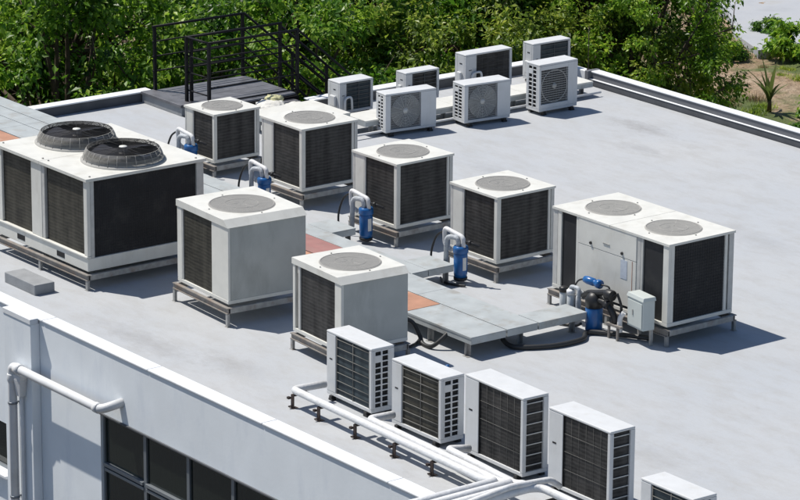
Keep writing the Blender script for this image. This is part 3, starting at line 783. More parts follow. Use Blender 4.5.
    for x in (-hw + .12, hw - .12):
        q = MB(); q.box(x - .03, x + .03, -hd - .02, hd + .02, .03, z0 - .001); q.box(x - .045, x + .045, -hd - .02, -hd + .05, 0, .03); q.box(x - .045, x + .045, hd - .05, hd + .02, 0, .03)
        q.build('foot', M['black'], t, bevel=.004)
    return t
def near(x, y, th, w, d):      # near corner (max x, min y) -> centre, for units with coil face towards -Y
    c, s = math.cos(th), math.sin(th); return (x - w / 2 * c - d / 2 * s, y - w / 2 * s + d / 2 * c)
GF = 'small white outdoor units along the front pipes'
GB = 'white outdoor units in the back rows'
split(near(2.444, .305, -.027, 1.065, .372), -.027, 1.065, .372, .906, 'small white unit with slate wired coil, first along the white pipes', GF, 'grid')
split(near(3.944, .323, .003, 1.069, .385), .003, 1.069, .385, .895, 'small white unit with olive brown wired coil, second along the white pipes', GF, 'grid', coilm='coilgreen')
split(near(5.562, .385, -.02, 1.226, .41), -.02, 1.226, .41, 1.055, 'tall white unit standing where the white pipes turn towards the roof edge', GF, 'tall')
split(near(7.131, .497, 0, 1.20, .405), 0, 1.20, .405, 1.03, 'tall white unit at the bottom, just right of where the white pipes turn', GF, 'tall')
split(near(9.05, .16, 0, .95, .381), 0, .95, .381, .80, 'low white unit cut off by the bottom edge, its blue-green coil just showing', GF, 'grid')
def nearB(x, y, th, dx, dy):   # fan face towards +X
    c, s = math.cos(th), math.sin(th); return (x - dx / 2 * c - dy / 2 * s, y - dx / 2 * s + dy / 2 * c)
split(nearB(-9.56, 9.468, -.10, .33, 1.043), -PI / 2 - .10, 1.043, .33, .70, 'white unit with grey square fan grille, leftmost of the fan-facing back units', GB, 'round')
split(nearB(-9.311, 11.021, -.09, .393, .975), -PI / 2 - .09, .975, .393, .70, 'white unit with grey fan grille, between the leftmost fan-facing unit and the tall barred one', GB, 'round')
split(nearB(-9.193, 12.628, .009, .378, .894), -PI / 2 + .009, .894, .378, .868, 'tallest fan-facing white unit at the back, grille crossed by horizontal bars', GB, 'bars')
GC = 'white outdoor units against the back parapet'
for (x, y, dx, dy, h, lab, sty, cm, rz) in (
        (-11.13, 9.621, .37, .74, .58, 'small white unit against the back parapet, nearest the black staircase', 'grid', 'coilblue', 0),
        (-11.14, 11.10, .30, .765, .55, 'small white unit at the back, peeking above the leftmost fan-facing unit', 'grid', 'coil', 0),
        (-11.15, 12.478, .32, 1.09, .70, 'long white back unit with plain dark brown coil', 'tall', 'coil', 0),
        (-11.14, 14.06, .31, .90, .70, 'farthest white unit with blue coil in the back corner of the roof', 'grid', 'coilblue', 0)):
    o = split(nearB(x, y, rz, dx, dy), PI / 2, dy, dx, h, lab, GC, sty, coilm=cm)
    # pipe cover on the coil face of the back units
    q = MB(); hw = dy / 2
    q.tube(bend_path([(-hw + dy * .12, -dx / 2 - .03, .10), (-hw + dy * .12, -dx / 2 - .03, .10 + h * .45), (-hw + dy * .30, -dx / 2 - .05, .12 + h * .45), (-hw + dy * .32, -dx / 2 - .05, .12)], .07), .022, 8)
    q.build('refrigerant_pipe', M['insul'], o)

# ================================================================== CABLE TRAYS
def tray(x0, x1, y0, y1, label, mt='tray', z=.32, legs=(), cat='cable tray', side=None, zs=.11, seams=()):
    t = thing('cable_tray', ((x0 + x1) / 2, (y0 + y1) / 2, 0), 0, label, cat, 'raised cable trays crossing the roof')
    hx, hy = (x1 - x0) / 2, (y1 - y0) / 2
    q = MB(); q.box(-hx + .004, hx - .004, -hy + .004, hy - .004, z - zs, z - .009); q.build('channel', M[side or 'tray'], t, bevel=.004)
    long_x = hx > hy; L = hx if long_x else hy; ps = [-L] + [s_ - ((x0 + x1) / 2 if long_x else (y0 + y1) / 2) for s_ in seams] + [L]
    for a, b_ in zip(ps[:-1], ps[1:]):
        q = MB()
        if long_x: q.box(a + .003, b_ - .003, -hy, hy, z - .008, z); q.box(a + .003, b_ - .003, -hy - .003, -hy - .0005, z - .03, z)
        else: q.box(-hx, hx, a + .003, b_ - .003, z - .008, z); q.box(hx + .0005, hx + .003, a + .003, b_ - .003, z - .03, z)
        q.build('tray_lid', M[mt], t, bevel=.002)
    for (lx, ly) in legs:
        q = MB(); lx -= (x0 + x1) / 2; ly -= (y0 + y1) / 2
        q.box(lx - .035, lx - .025, ly - .03, ly + .03, .006, z - zs); q.box(lx - .024, lx + .035, ly + .02, ly + .03, .006, z - zs); q.box(lx - .06, lx + .06, ly - .05, ly + .05, 0, .006)
        q.build('leg', M['steel'], t)
    return t
tray(-15.3, -7.0, 4.522, 4.86, 'pale grey tray crossing the left parapet, the one farthest back', seams=(-12.9, -10.5))
tray(-15.3, -1.80, 4.165, 4.50, 'long pale grey tray running behind the two plain grey-sided units', seams=(-12.9, -10.5, -8.1, -5.7, -3.3), legs=((-3.0, 4.3), (-2.1, 4.3)))
tray(-15.3, -7.95, 3.63, 4.145, 'wide pale grey tray emerging behind the twin-fan giant', seams=(-12.9, -10.5))
tray(-7.94, -3.05, 3.63, 4.15, 'tray with dull red lid seen between the two plain grey-sided units', 'redlid', seams=(-5.5,))
tray(-3.04, 1.20, 3.62, 4.18, 'clean grey tray behind the rust-stained one, right of the plain-sided unit', seams=(-.9,), legs=((1.04, 3.98), (-1.2, 4.0)))
tray(-15.3, -.34, 2.97, 3.598, 'tray covered in orange rust, its end showing beside the plain grey side', 'rust', seams=(-12, -9, -6, -3), legs=((-2, 3.05), (-.9, 3.1)))
tray(-.33, 1.205, 2.965, 3.598, 'short grey tray end nearest the camera, next to the rusty lid', legs=((1.06, 3.02), (.2, 3.02)))
tray(.73, 1.205, 4.19, 5.08, 'short grey tray branch leading to the valves of the right twin-fan unit', legs=((1.05, 4.93),))
tray(-2.42, -1.81, 4.51, 4.99, 'short grey tray branch below the looped pipes left of the twin-fan unit', legs=((-2.2, 4.6), (-1.9, 4.9)))
tray(-4.92, -4.28, 4.51, 4.97, 'short grey tray branch ending at the central blue canister', legs=((-4.4, 4.9),))
tray(-10.42, -9.80, 9.21, 14.4, 'white tray running between the two back rows of units', 'ivory', z=.28, legs=((-9.9, 9.4), (-9.9, 11.0), (-9.9, 12.6), (-9.9, 14.2)), side='tray', seams=(11.2, 12.8))
tray(-11.35, -10.2, 7.75, 9.18, 'broad white sheet cover behind the second middle-row unit, beside the sacks', 'ivory', z=.36, side='tray', legs=((-10.3, 7.9), (-11.2, 7.9)))
# thin white conduit along the back tray
q = MB(); q.tube([(-9.70, 8.9, .08), (-9.70, 14.5, .08)], .022, 8); tag(q.build('conduit', M['insul']), 'thin white conduit lying in front of the white back tray', 'conduit')

# grey block near the front edge
q = MB(); q.box(-5.86, -4.985, -.43, -.085, 0, .16); tag(q.build('concrete_block', M['block'], bevel=.008), 'flat grey block lying alone near the front roof edge', 'block')

# ================================================================== FRONT INSULATED PIPES
def pipe(name, pts, r, label, group='white insulated pipes along the front units', rad=.08, mt='insul'):
    q = MB(); q.tube(bend_path(pts, rad, 5), r, 12); return tag(q.build(name, M[mt]), label, 'pipe', group)
pipe('insulated_pipe', [(1.47, .25, .24), (1.44, -.26, .25), (5.72, -.37, .25), (5.93, -.33, .29), (5.98, -1.45, .30), (5.98, -1.75, .30)], .052, 'white insulated pipe starting behind the leftmost small unit and lying nearest the roof edge')
pipe('insulated_pipe', [(3.03, .24, .24), (3.03, -.16, .255), (5.95, -.265, .255), (6.10, -.22, .30), (6.14, -1.75, .30)], .052, 'white insulated pipe that starts at the olive coil unit')
pipe('insulated_pipe', [(4.58, .30, .20), (4.58, -.05, .26), (6.10, -.16, .26), (6.26, -.12, .30), (6.30, -1.75, .30)], .052, 'white insulated pipe that starts at the tall unit where the pipes turn')
pipe('insulated_pipe', [(8.6, -.06, .28), (6.50, -.05, .30), (6.43, -.20, .31), (6.46, -1.75, .30)], .052, 'white insulated pipe coming from the bottom right units')
pipe('insulated_pipe', [(6.42, .30, .22), (6.41, .16, .345), (6.44, -.5, .40), (6.60, -1.75, .36)], .040, 'white insulated pipe ending beside the second tall unit, on top of the others')
def bracket(x, y, lab):
    t = thing('pipe_bracket', (x, y, 0), 0, lab, 'pipe support', 'rusty pipe supports')
    q = MB(); q.box(-.03, .03, -.05, -.035, .004, .19); q.box(-.04, .04, -.034, .20, .175, .19); q.box(-.045, .045, -.07, .03, 0, .004)
    q.build('stand', M['brown'], t)
    q = MB(); q.box(-.085, -.041, -.08, -.04, .12, .15); q.build('clamp', M['brown'], t)
    q = MB(); q.box(-.01, .01, -.11, -.052, .03, .045); q.build('bolt', M['brown'], t)
    return t
for x, y, lab in ((1.47, -.25, 'rusty pipe support at the left corner of the white pipes'), (2.1, -.27, 'rusty pipe support in front of the slate coil unit'), (2.95, -.29, 'rusty pipe support where the second white pipe joins'), (3.85, -.32, 'rusty pipe support in front of the olive coil unit'), (4.68, -.34, 'rusty pipe support nearest the turn of the white pipes'), (6.65, -.06, 'rusty pipe support below the bottom right pipe')):
    bracket(x, y, lab)

# ================================================================== PUMPS AND LOOPED PIPES
def filter_set(x, y, label):
    t = thing('filter_canister', (x, y, 0), 0, label, 'water filter', 'blue filter canisters with looped white pipes')
    q = MB(); q.lathe([(0, .05), (.095, .05), (.106, .07), (.106, .10)], (0, 0, 0), 24); q.build('foot', M['black'], t)
    q = MB(); q.lathe([(.098, .101), (.104, .16), (.107, .44), (.102, .46), (.102, .48)], (0, 0, 0), 24); q.build('canister', M['blue'], t)
    q = MB(); q.lathe([(.118, .481), (.118, .56), (.10, .585), (.05, .59)], (0, 0, 0), 24); q.build('cap', M['blue'], t, bevel=.004)
    q = MB(); q.add([((.1095) * math.cos(a), (.1095) * math.sin(a), z) for z in (.22, .42) for a in [(-.35 + .1 * i) for i in range(7)]], [(i, i + 1, i + 8, i + 7) for i in range(6)], True); q.build('label', M['paper'], t)
    q = MB(); q.tube(bend_path([(.07, .0, .57), (.09, -.02, .74), (-.40, .0, .78), (-.43, .03, .50), (-.30, .06, .44)], .07), .034, 12); q.build('loop_pipe', M['insul'], t)
    q = MB(); q.tube(bend_path([(.0, -.04, .57), (.0, -.05, .72), (-.22, -.10, .70), (-.26, -.08, .22)], .09), .038, 12); q.build('return_pipe', M['insulgrey'], t)
    q = MB(); q.tube(smooth_path([(.09, .02, .66), (.2, .05, .66), (.30, .12, .62)]), .026, 8); q.lathe([(.04, -.03), (.04, .03)], (.17, .04, .66), 10, 'x'); q.build('valve', M['black'], t)
    q = MB(); q.tube(smooth_path([(-.43, .02, .72), (-.60, .0, .60), (-.66, -.05, .35), (-.62, -.08, .12)]), .017, 8); q.build('hose', M['hose'], t)
    q = MB(); q.lathe([(.035, -.02), (.035, .02)], (-.26, -.08, .38), 10); q.lathe([(.03, 0), (.03, .05)], (-.30, -.05, .26), 8); q.build('pipe_clamp', M['black'], t)
    return t
p6 = filter_set(-4.40, 5.25, 'blue canister with looped white pipes at the left corner of the central unit')
def again2(x, y, lab, z=0):
    o = copy_tree(p6); o.location = (x, y, z); o['label'] = lab; return o
again2(-1.83, 5.13, 'blue canister with looped white pipes, right-hand one standing before the short tray branch')
again2(-7.06, 5.16, 'blue canister showing behind the lid of the tall unit, beside the second middle-row unit', -.08)
again2(-9.42, 5.30, 'blue canister with white loops beside the smallest unit near the twin-fan giant', -.05)

# U8 assembly
t = thing('pump_assembly', (1.22, 5.2, 0), 0, 'black pump head on a blue canister in front of the right twin-fan unit', 'pump')
q = MB(); q.lathe([(0, .02), (.115, .02), (.125, .04), (.128, .36), (.12, .38)], (0, 0, 0), 24); q.build('canister', M['blue'], t)
q = MB(); q.lathe([(.13, .381), (.135, .50), (.10, .56), (.06, .60), (.0, .60)], (0, 0, 0), 20); q.build('pump_head', M['black'], t)
q = MB(); q.tube(smooth_path([(-.30, .05, .46), (-.12, 0, .56), (.05, 0, .60), (.30, .0, .66), (.40, .02, .62)]), [.045] * 33, 10)
q.tube(smooth_path([(.12, 0, .50), (.30, 0, .48), (.40, .02, .36), (.42, .05, .22)]), .05, 10); q.lathe([(.075, -.07), (.08, -.06), (.08, .06), (.075, .07)], (.34, 0, .64), 12, 'x'); q.lathe([(.07, -.05), (.07, .05)], (.30, 0, .48), 12, 'x')
q.build('pipework', M['black'], t)
q = MB(); q.lathe([(0, -.16), (.05, -.155), (.058, -.10), (.058, .04), (.04, .05), (.045, .12), (.065, .125), (.065, .19), (0, .2)], (-.12, .05, .72), 16, 'x'); q.build('actuator', M['blue'], t)
q = MB(); q.tube(smooth_path([(-.28, .05, .72), (-.42, .04, .66), (-.52, .03, .50)]), .013, 8); q.build('cable', M['hose'], t)
q = MB(); q.tube(smooth_path([(.08, .05, .72), (.20, .1, .70), (.22, .1, .55)]), .013, 8); q.build('cable', M['hose'], t)
q = MB(); q.tube(smooth_path([(.44, .05, .68), (.50, .08, .5), (.45, .12, .3)]), .02, 8); q.build('cable', M['hose'], t)
for x, zz in ((-.42, .30), (.52, .22)):
    q = MB(); q.tube(smooth_path([(x, .05, .12), (x, .05, zz + .10), (x + .05, .08, zz + .20)]), .038, 10); q.build('white_pipe', M['insul'], t)
q = MB(); q.box(.30, .62, -.03, .02, .20, .23); q.box(.33, .36, -.02, .01, .0, .2); q.box(.52, .55, -.02, .01, 0, .2); q.build('bracket', M['rail'], t)
t = thing('filter_canister', (.55, 5.22, 0), 0, 'two clear plastic canisters behind the end of the tray branch, left of the black pump', 'water filter')
for x in (-.05, .12):
    q = MB(); q.lathe([(.0, .12), (.05, .12), (.06, .15), (.06, .42), (.05, .43)], (x, .0, 0), 18); q.build('clear_bowl', M['clear'], t)
    q = MB(); q.lathe([(.068, .431), (.068, .49), (.04, .51), (0, .51)], (x, 0, 0), 18); q.build('cap', M['insul'] if x > 0 else M['black'], t)
q = MB(); q.tube(bend_path([(.12, 0, .49), (.12, 0, .55), (.30, .0, .56), (.31, .0, .15)], .05), .03, 10); q.build('link_pipe', M['insulgrey'], t)
q = MB(); q.box(-.16, .22, .07, .09, .06, .40); q.build('back_plate', M['steel'], t)

# grey control box
t = thing('control_box', (2.04, 5.38, 0), -.12, 'pale grey metal control box in front of the right twin-fan unit', 'electrical box')
q = MB(); q.box(-.20, .20, -.10, .10, .25, .68); q.build('cabinet', M['boxgrey'], t, bevel=.006)
q = MB(); q.frustum((-.215, .215, -.115, .115, .682), (-.205, .205, -.095, .105, .74)); q.build('sloped_lid', M['boxgrey'], t, bevel=.006)
q = MB(); q.box(-.18, .18, -.112, -.1015, .28, .65); q.build('door', M['boxgrey'], t, bevel=.004)
q = MB(); q.box(-.05, -.035, -.122, -.113, .44, .52); q.build('door_handle', M['steel'], t)
q = MB(); q.box(-.17, -.13, .06, .10, 0, .25); q.box(.13, .17, .06, .10, 0, .25); q.build('leg', M['steel'], t)

# hoses and cables on the roof
def hose(pts, r, label, mt='hose', name='hose'):
    q = MB(); q.tube(smooth_path(pts, 8), r, 10); return tag(q.build(name, M[mt]), label, 'hose' if name == 'hose' else 'cable')
hose([(-.05, 2.4, .42), (.10, 2.72, .34), (.18, 2.83, .12), (.30, 2.80, .03), (.52, 2.80, .05), (.62, 2.95, .20), (.60, 3.05, .28)], .032, 'black hose drooping in a loop below the tray edge beside the plain grey side')
hose([(-.3, 2.3, .03), (.0, 2.55, .03), (.3, 2.45, .03), (.25, 2.7, .03), (.1, 2.9, .03)], .022, 'thin black cable lying on the roof behind the plain-sided unit', name='cable')
hose([(.98, 3.7, .12), (1.10, 3.72, .05), (1.28, 3.80, .045), (1.50, 4.25, .045), (1.50, 4.75, .045), (1.30, 5.02, .05), (1.62, 5.30, .05), (2.1, 5.55, .06)], .036, 'thick black corrugated conduit curving on the roof towards the blue canister', name='conduit')
hose([(.45, 5.02, .10), (.62, 4.98, .04), (.9, 5.1, .03), (1.05, 5.1, .1)], .02, 'thin black cable on the roof under the short tray branch', name='cable')
hose([(-2.15, 5.0, .03), (-1.95, 4.9, .025), (-1.75, 4.95, .025), (-1.6, 5.05, .025)], .018, 'thin black cable by the foot of the right-hand looped-pipe canister', name='cable')
q = MB(); q.lathe([(.03, 0), (.03, .05), (.0, .055)], (1.93 - .6, 2.45, 0), 12); tag(q.build('floor_drain', M['blue']), 'small dark blue round fitting on the roof behind the slate coil unit', 'drain')

# ================================================================== SACKS
def sack(x, y, z, sx, sy, sz, rz, seed, lab, mt='sack'):
    bm = bmesh.new(); bmesh.ops.create_icosphere(bm, subdivisions=4, radius=1)
    for v in bm.verts:
        p = v.co.copy(); n1 = noise.noise(p * 2.2 + Vector((seed, 0, 0))); n2 = noise.noise(p * 6 + Vector((0, seed, 0)))
        q_ = Vector((math.copysign(abs(p.x) ** .6, p.x), math.copysign(abs(p.y) ** .6, p.y), math.copysign(abs(p.z) ** .8, p.z)))
        q_ *= 1 + .22 * n1 + .10 * n2
        v.co = Vector((q_.x * sx, q_.y * sy, max(-sz, q_.z * sz)))
    me = bpy.data.meshes.new('sack'); bm.to_mesh(me); bm.free()
    for p in me.polygons: p.use_smooth = True
    me.materials.append(M[mt]); o = bpy.data.objects.new('sack', me); C.objects.link(o); o.location = (x, y, z); o.rotation_euler = (0, 0, rz)
    tag(o, lab, 'sack', 'sacks heaped beside the staircase'); return o
sack(-11.9, 8.05, .14, .30, .24, .14, .3, 1, 'crumpled white sack nearest the lid of the smallest unit')
sack(-11.75, 8.55, .17, .28, .26, .16, 1.0, 5, 'crumpled white sack on top of the heap middle')
sack(-11.62, 9.02, .13, .26, .20, .13, .2, 9, 'crumpled white sack between the yellow bundle and the parapet')
sack(-11.95, 8.75, .28, .16, .15, .10, .7, 14, 'yellowish green bundle lying on the white sacks', 'yellow')
sack(-11.35, 9.3, .10, .26, .12, .08, 1.2, 20, 'flattened white sack near the back parapet end')

# ================================================================== METAL STAIRCASE
t = thing('metal_staircase', (-13.2, 8.6, -7), 0, 'black steel staircase with railings and grey landing at the back left corner of the roof', 'staircase')
q = MB(); px = -14.14
for i in range(6):
    x0 = -14.13 + i * .283; q.box(x0, x0 + .275, 7.64, 9.62, .175 + .0, .205)
q.box(-12.42, -12.15, 8.2, 9.5, .10, .13)
rel(q, t).build('landing', M['plate'], t, bevel=.004)
q = MB()
for x in (-14.16, -13.08, -12.42): q.box(x - .03, x + .03, 7.64, 9.62, .0, .17)
for y in (7.64, 9.58): q.box(-14.12, -12.46, y, y + .05, .02, .165)
for x in (-14.16, -12.42):
    for y in (9.5,): q.box(x - .05, x + .05, y, y + .1, -7, .0)
q.box(-13.1, -13.0, 13.2, 13.3, -7, -2.5)
rel(q, t).build('support_frame', M['blacksteel'], t)
def guard(x, y0, y1, zt, posts, rails=4, r=.024, bot=.2):
    q = MB()
    for k in range(rails):
        z = zt - k * .275
        q.tube([(x, y0, z), (x, y1, z)], r if k == 0 else r * .62, 8)
    for y in posts: q.box(x - .026, x + .026, y - .026, y + .026, bot, zt)
    rel(q, t).build('guardrail', M['blacksteel'], t)
guard(-14.14, 7.60, 9.62, 1.38, (7.65, 9.58))
guard(-13.05, 7.60, 9.70, 1.385, (7.62, 7.72, 9.66))
guard(-12.42, 7.66, 9.64, 1.385, (7.68, 9.60), rails=5)
q = MB()
for z in (1.385, 1.05, .75, .42): q.tube([(-13.05, 7.64, z), (-12.42, 7.68, z)], .022 if z > 1.3 else .014, 8)
rel(q, t).build('guardrail', M['blacksteel'], t)
# flight going down towards +Y
n = 12
for k in range(n):
    q = MB(); y = 9.66 + k * .26; z = .17 - (k + 1) * .22
    q.box(-14.08, -13.10, y, y + .28, z - .03, z); rel(q, t).build('step', M['plate'], t)
for x in (-14.14, -13.05):
    q = MB(); q.add([(x - .02, 9.62, .17), (x + .02, 9.62, .17), (x + .02, 9.62, -.06), (x - .02, 9.62, -.06), (x - .02, 12.9, -2.6), (x + .02, 12.9, -2.6), (x + .02, 12.9, -2.85), (x - .02, 12.9, -2.85)], [(0, 1, 2, 3), (4, 7, 6, 5), (0, 4, 5, 1), (3, 2, 6, 7), (0, 3, 7, 4), (1, 5, 6, 2)])
    rel(q, t).build('stringer', M['blacksteel'], t)
    q = MB()
    for dz in (1.21, .9, .6, .3): q.tube([(x, 9.62, .17 + dz), (x, 12.9, -2.6 + dz)], .024 if dz > 1.2 else .014, 8)
    for f in (.33, .66, 1.0): y = 9.62 + 3.28 * f; z = .17 - 2.77 * f; q.box(x - .022, x + .022, y - .022, y + .022, z - .1, z + 1.21)
    rel(q, t).build('guardrail', M['blacksteel'], t)
# second flight, outside the last railing
q = MB()
for dz in (1.21, .8, .35): q.tube([(-12.42, 9.62, .17 + dz), (-12.42, 11.3, -1.25 + dz)], .022, 8)
rel(q, t).build('guardrail', M['blacksteel'], t)

# ================================================================== TREES
def crown_mesh(name, seed, Rx, Ry, Rz, nclump, nleaf, ls, mt):
    rd = random.Random(seed); me = bpy.data.meshes.new(name); vs = []; fs = []
    cl = []
    for i in range(nclump):
        while True:
            p = Vector((rd.uniform(-1, 1), rd.uniform(-1, 1), rd.uniform(-1, 1)))
            if .5 < p.length < 1: break
        f = p.length; p = p.normalized() * (f ** .5)
        s_ = 1 + .30 * noise.noise(p * 1.7 + Vector((seed, 0, 0)))
        cl.append((Vector((p.x * Rx * s_, p.y * Ry * s_, p.z * Rz * s_)), rd.uniform(.35, .8), p))
    for c, cr, out in cl:
        o2 = Vector((out.x, out.y, out.z * .6 + .35)).normalized()
        # twigs of the clump
        tw = [(c - o2 * cr * .4 + Vector((rd.gauss(0, 1), rd.gauss(0, 1), rd.gauss(0, .8))) * cr * .12,
               c + o2 * cr * .45 + Vector((rd.gauss(0, 1), rd.gauss(0, 1), rd.gauss(0, .7))) * cr * .45) for _ in range(7)]
        for j in range(nleaf):
            a, b_ = tw[rd.randrange(7)]; f = rd.random() ** .6
            p = a.lerp(b_, f) + Vector((rd.gauss(0, 1), rd.gauss(0, 1), rd.gauss(0, 1))) * .09
            dr = ((b_ - a).normalized() * .45 + Vector((rd.gauss(0, .5), rd.gauss(0, .5), rd.gauss(-.55, .4)))).normalized()
            up = Vector((rd.gauss(-.25, .45), rd.gauss(-.12, .45), 1)); sd = dr.cross(up).normalized(); nm = sd.cross(dr)
            L = ls * rd.uniform(.4, 1.25); wd = L * rd.uniform(.20, .33)
            k = len(vs)
            vs += [p, p + dr * L * .45 + sd * wd + nm * L * .05, p + dr * L - nm * L * .12, p + dr * L * .45 - sd * wd + nm * L * .05]
            fs += [(k, k + 1, k + 2, k + 3)]
    me.from_pydata([tuple(v) for v in vs], [], fs); me.materials.append(mt); me.update(); return me, cl
def trunk_mesh(name, seed, H, cl, cz):
    rd = random.Random(seed); q = MB()
    q.tube(smooth_path([(0, 0, 0), (.08, .05, H * .35), (-.05, .1, H * .7), (0, 0, H)]), [.26 - .16 * i / 24 for i in range(25)], 10)
    for c, cr, out in rd.sample(cl, min(len(cl), 46)):
        b0 = Vector((0, 0, H * rd.uniform(.4, .95))); e = c + Vector((0, 0, cz)); mid = b0.lerp(e, .5) + Vector((rd.gauss(0, .2), rd.gauss(0, .2), rd.uniform(.0, .4)))
        pts = smooth_path([b0, mid, e], 4); q.tube(pts, [.075 - .06 * i / (len(pts) - 1) for i in range(len(pts))], 6)
        for _ in range(3):
            s_ = e.lerp(mid, rd.uniform(0, .5)); e2 = s_ + Vector((rd.gauss(0, .4), rd.gauss(0, .4), rd.gauss(.2, .35))); q.tube([s_, (s_ + e2) / 2 + Vector((0, 0, .06)), e2], [.018, .012, .006], 4)
    me = bpy.data.meshes.new(name); me.from_pydata(q.v, [], q.f); me.polygons.foreach_set('use_smooth', [True] * len(q.f)); me.materials.append(M['bark']); me.update(); return me
protos = []
for i, (mk, Rx, Ry, Rz, nc, nl, ls) in enumerate((('leafA', 3.1, 3.1, 3.4, 200, 240, .145), ('leafB', 2.9, 3.0, 3.5, 190, 240, .15), ('leafC', 3.0, 2.8, 3.3, 190, 250, .13), ('leafA', 2.7, 2.9, 3.1, 175, 240, .155))):
    cm, cl = crown_mesh('crown', 11 + i * 7, Rx, Ry, Rz, nc, nl, ls, M[mk]); tm = trunk_mesh('trunk', 31 + i, 4.8, cl, 4.6); protos.append((tm, cm))
def tree(k, x, y, zc, s, rz, label):
    t = thing('tree', (x, y, -7.05), rz, label, 'tree', 'leafy trees standing close behind the building'); t.scale = (s, s, s)
    tm, cm = protos[k]; a = bpy.data.objects.new('trunk', tm); C.objects.link(a); a.parent = t
    b_ = bpy.data.objects.new('crown', cm); C.objects.link(b_); b_.parent = t; b_.location = (0, 0, 4.6)
    hgt = (zc + 7.05) / s; b_.location.z = hgt; a.scale = (1, 1, hgt / 4.6)
    return t
T = [
 (0, -18.6, 3.6, -2.3, 1.12, .3, 'dark leafy tree filling the top left corner of the photo'),
 (1, -19.0, 8.6, -2.0, 1.10, 1.4, 'bright leafy tree directly left of the black staircase'),
 (0, -17.6, 12.7, -2.2, 1.02, 2.6, 'leafy tree straight behind the staircase railings'),
 (2, -16.6, 16.2, -2.4, 1.0, .8, 'olive-tinted tree behind the small units by the staircase'),
 (3, -19.2, 16.6, -.9, 1.15, 4.0, 'dark tall tree behind the centre of the back row of units'),
 (2, -16.4, 19.0, -2.3, .94, 3.3, 'yellow-green tree above the farthest back units'),
 (1, -15.6, 20.2, -1.6, .76, 5.2, 'bright tree at the back corner, its branches hanging over the right parapet'),
 (0, -17.6, 21.0, -.6, .86, 1.9, 'dark tree just behind the bright one at the back corner'),
 (3, -23.5, 5.5, -1.4, 1.2, .6, 'second-row dark tree behind the top left corner tree'),
 (1, -24.2, 11.6, -1.2, 1.2, 2.2, 'second-row bright tree seen above the left railing end'),
 (0, -23.2, 17.4, -1.5, 1.15, 5.5, 'second-row dark tree in the gap above the staircase'),
 (2, -22.6, 21.2, -2.2, 1.05, 3.7, 'second-row olive tree above the back row of units'),
 (3, -22.8, 23.8, -2.2, .84, .1, 'second-row tree next to the open dry ground'),
 (0, -28.5, 9.0, -2.0, 1.25, .9, 'third-row tree glimpsed between the first two trees on the left'),
 (3, -28.0, 15.0, -2.2, 1.25, 2.9, 'third-row tree behind the staircase'),
 (0, -27.0, 21.5, -2.4, 1.15, 4.4, 'third-row tree behind the back row of units'),
]
for a in T: tree(*a)

# bushes, banana plant and dry grass on the open ground
def blades(name, n, L, wd, spread, mt, seed, lean=.5, base=.0):
    rd = random.Random(seed); vs = []; fs = []
    for i in range(n):
        a = rd.uniform(0, 2 * PI); r0 = rd.uniform(0, base); ox, oy = r0 * math.cos(a * 3.1), r0 * math.sin(a * 3.1)
        ln = rd.uniform(.3, 1) * lean; l_ = L * rd.uniform(.55, 1.1); k = len(vs); seg = 6
        for j in range(seg + 1):
            f = j / seg; rr = ln * l_ * f ** 1.5; z = l_ * f * (1 - .55 * ln * f)
            w_ = wd * math.sin(PI * min(1, .12 + f * .88)) ** .7 * (1 - .3 * f) * .5
            c_, s_ = math.cos(a), math.sin(a); p = Vector((ox + rr * c_, oy + rr * s_, z)); sd = Vector((-s_, c_, 0)) * w_
            vs += [tuple(p + sd + Vector((0, 0, w_ * .5))), tuple(p), tuple(p - sd + Vector((0, 0, w_ * .5)))]
        for j in range(seg):
            b0 = k + j * 3; fs += [(b0, b0 + 1, b0 + 4, b0 + 3), (b0 + 1, b0 + 2, b0 + 5, b0 + 4)]
    me = bpy.data.meshes.new(name); me.from_pydata(vs, [], fs); me.polygons.foreach_set('use_smooth', [True] * len(fs)); me.materials.append(M[mt]); me.update(); return me
def plant(name, me, x, y, s, rz, label, cat, group=None, z=-7.0):
    t = thing(name, (x, y, gz(x, y) - .03), rz, label, cat, group); o = bpy.data.objects.new('leaves', me); C.objects.link(o); o.parent = t; t.scale = (s, s, s); return t
t = thing('banana_plant', (-27.7, 35.6, gz(-28.0, 35.9) - .05), 0, 'young palm-like banana plant with upright leaves on the dry ground at the right edge', 'plant')
q = MB(); q.tube([(0, 0, 0), (.02, 0, .25), (0, .01, .5)], [.07, .055, .04], 8); q.build('stem', M['dry'], t)
for k in range(15):
    me = blades('leaf', 1, 1.35, .13, 0, 'palm', 60 + k, lean=.62); o = bpy.data.objects.new('leaf', me); C.objects.link(o); o.parent = t; o.location = (0, 0, .22); o.rotation_euler = (0, 0, k * .7)
bush = crown_mesh('leaves', 77, 1.5, 1.5, 1.0, 60, 90, .34, M['leafA'])[0]; bush.transform(Matrix.Translation((0, 0, .3)) @ Matrix.Scale(.32, 4))
under = crown_mesh('leaves', 78, 2.6, 2.6, 1.5, 90, 150, .16, M['leafA'])[0]; under.transform(Matrix.Translation((0, 0, 1.2)))
tuft = blades('leaves', 130, .40, .02, 0, 'dry', 8, lean=.6, base=.45)
gtuft = blades('leaves', 160, .30, .03, 0, 'leafC', 9, lean=.7, base=.5)
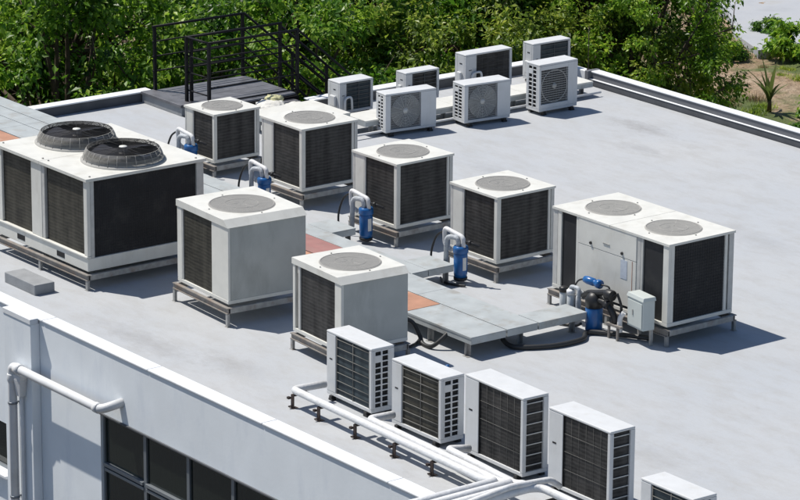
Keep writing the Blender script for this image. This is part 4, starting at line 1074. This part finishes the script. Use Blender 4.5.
for x, y, s, rz, lab in ((-26.6, 36.4, 1.0, 0, 'broad-leaved green bush right below the banana plant'), (-25.8, 36.2, 1.1, 2, 'bright green bush at the right edge beside the banana plant'), (-25.3, 34.9, .8, 1, 'low green bush close to the right parapet'), (-31.9, 40.6, 1.6, 0, 'dark round bush at the right edge below the pale yard'), (-30.6, 40.4, 1.3, 3, 'second dark bush right of the round one by the pale yard'),
                         (-34.3, 41.6, .7, 1, 'small green bush at the left corner of the pale yard'), (-32.9, 39.0, .7, 2, 'small bush between soil bank and the pale yard')):
    plant('bush', bush, x, y, s, rz, lab, 'bush', 'bushes on the open ground')
SH = ('below the top left corner tree', 'between the two leftmost trees', 'straight behind the staircase landing', 'behind the small back units', 'far behind the leftmost trees', 'far behind the staircase', 'far behind the tallest barred unit')
for i, (x, y) in enumerate(((-20.5, 5.5), (-21.2, 9.8), (-21.5, 14.3), (-20.0, 18.6), (-25.5, 8.0), (-26.0, 13.5), (-25.2, 19.5))):
    plant('shrub', under, x, y, 1.1, i * 1.3, 'leafy undergrowth shrub filling the shade ' + SH[i], 'shrub', 'undergrowth shrubs below the trees')
rd = random.Random(4)
s_ = MB(); vs = []; fs = []
for k in range(300):
    x, y = rd.uniform(-40, -22), rd.uniform(31, 46)
    if noise.noise(Vector((x * .4, y * .4, 5))) < .02 or (x < -31 and y > 40.2): continue
    me = tuft if rd.random() < .55 else gtuft; sc = rd.uniform(.35, .85); a = rd.uniform(0, 6); c_, n_ = math.cos(a), math.sin(a); o = len(vs); z = gz(x, y) - .04
    g2 = me is gtuft
    for v in me.vertices: vs.append((x + sc * (v.co.x * c_ - v.co.y * n_), y + sc * (v.co.x * n_ + v.co.y * c_), z + sc * v.co.z))
    for p in me.polygons: fs.append((tuple(i + o for i in p.vertices), g2))
me = bpy.data.meshes.new('grass'); me.from_pydata(vs, [], [f for f, _ in fs]); me.materials.append(M['dry']); me.materials.append(M['leafC']); me.polygons.foreach_set('material_index', [int(g2) for _, g2 in fs]); me.update()
o = bpy.data.objects.new('grass', me); C.objects.link(o); tag(o, 'dry and green grass tufts scattered over the bare soil', 'grass', kind='stuff')
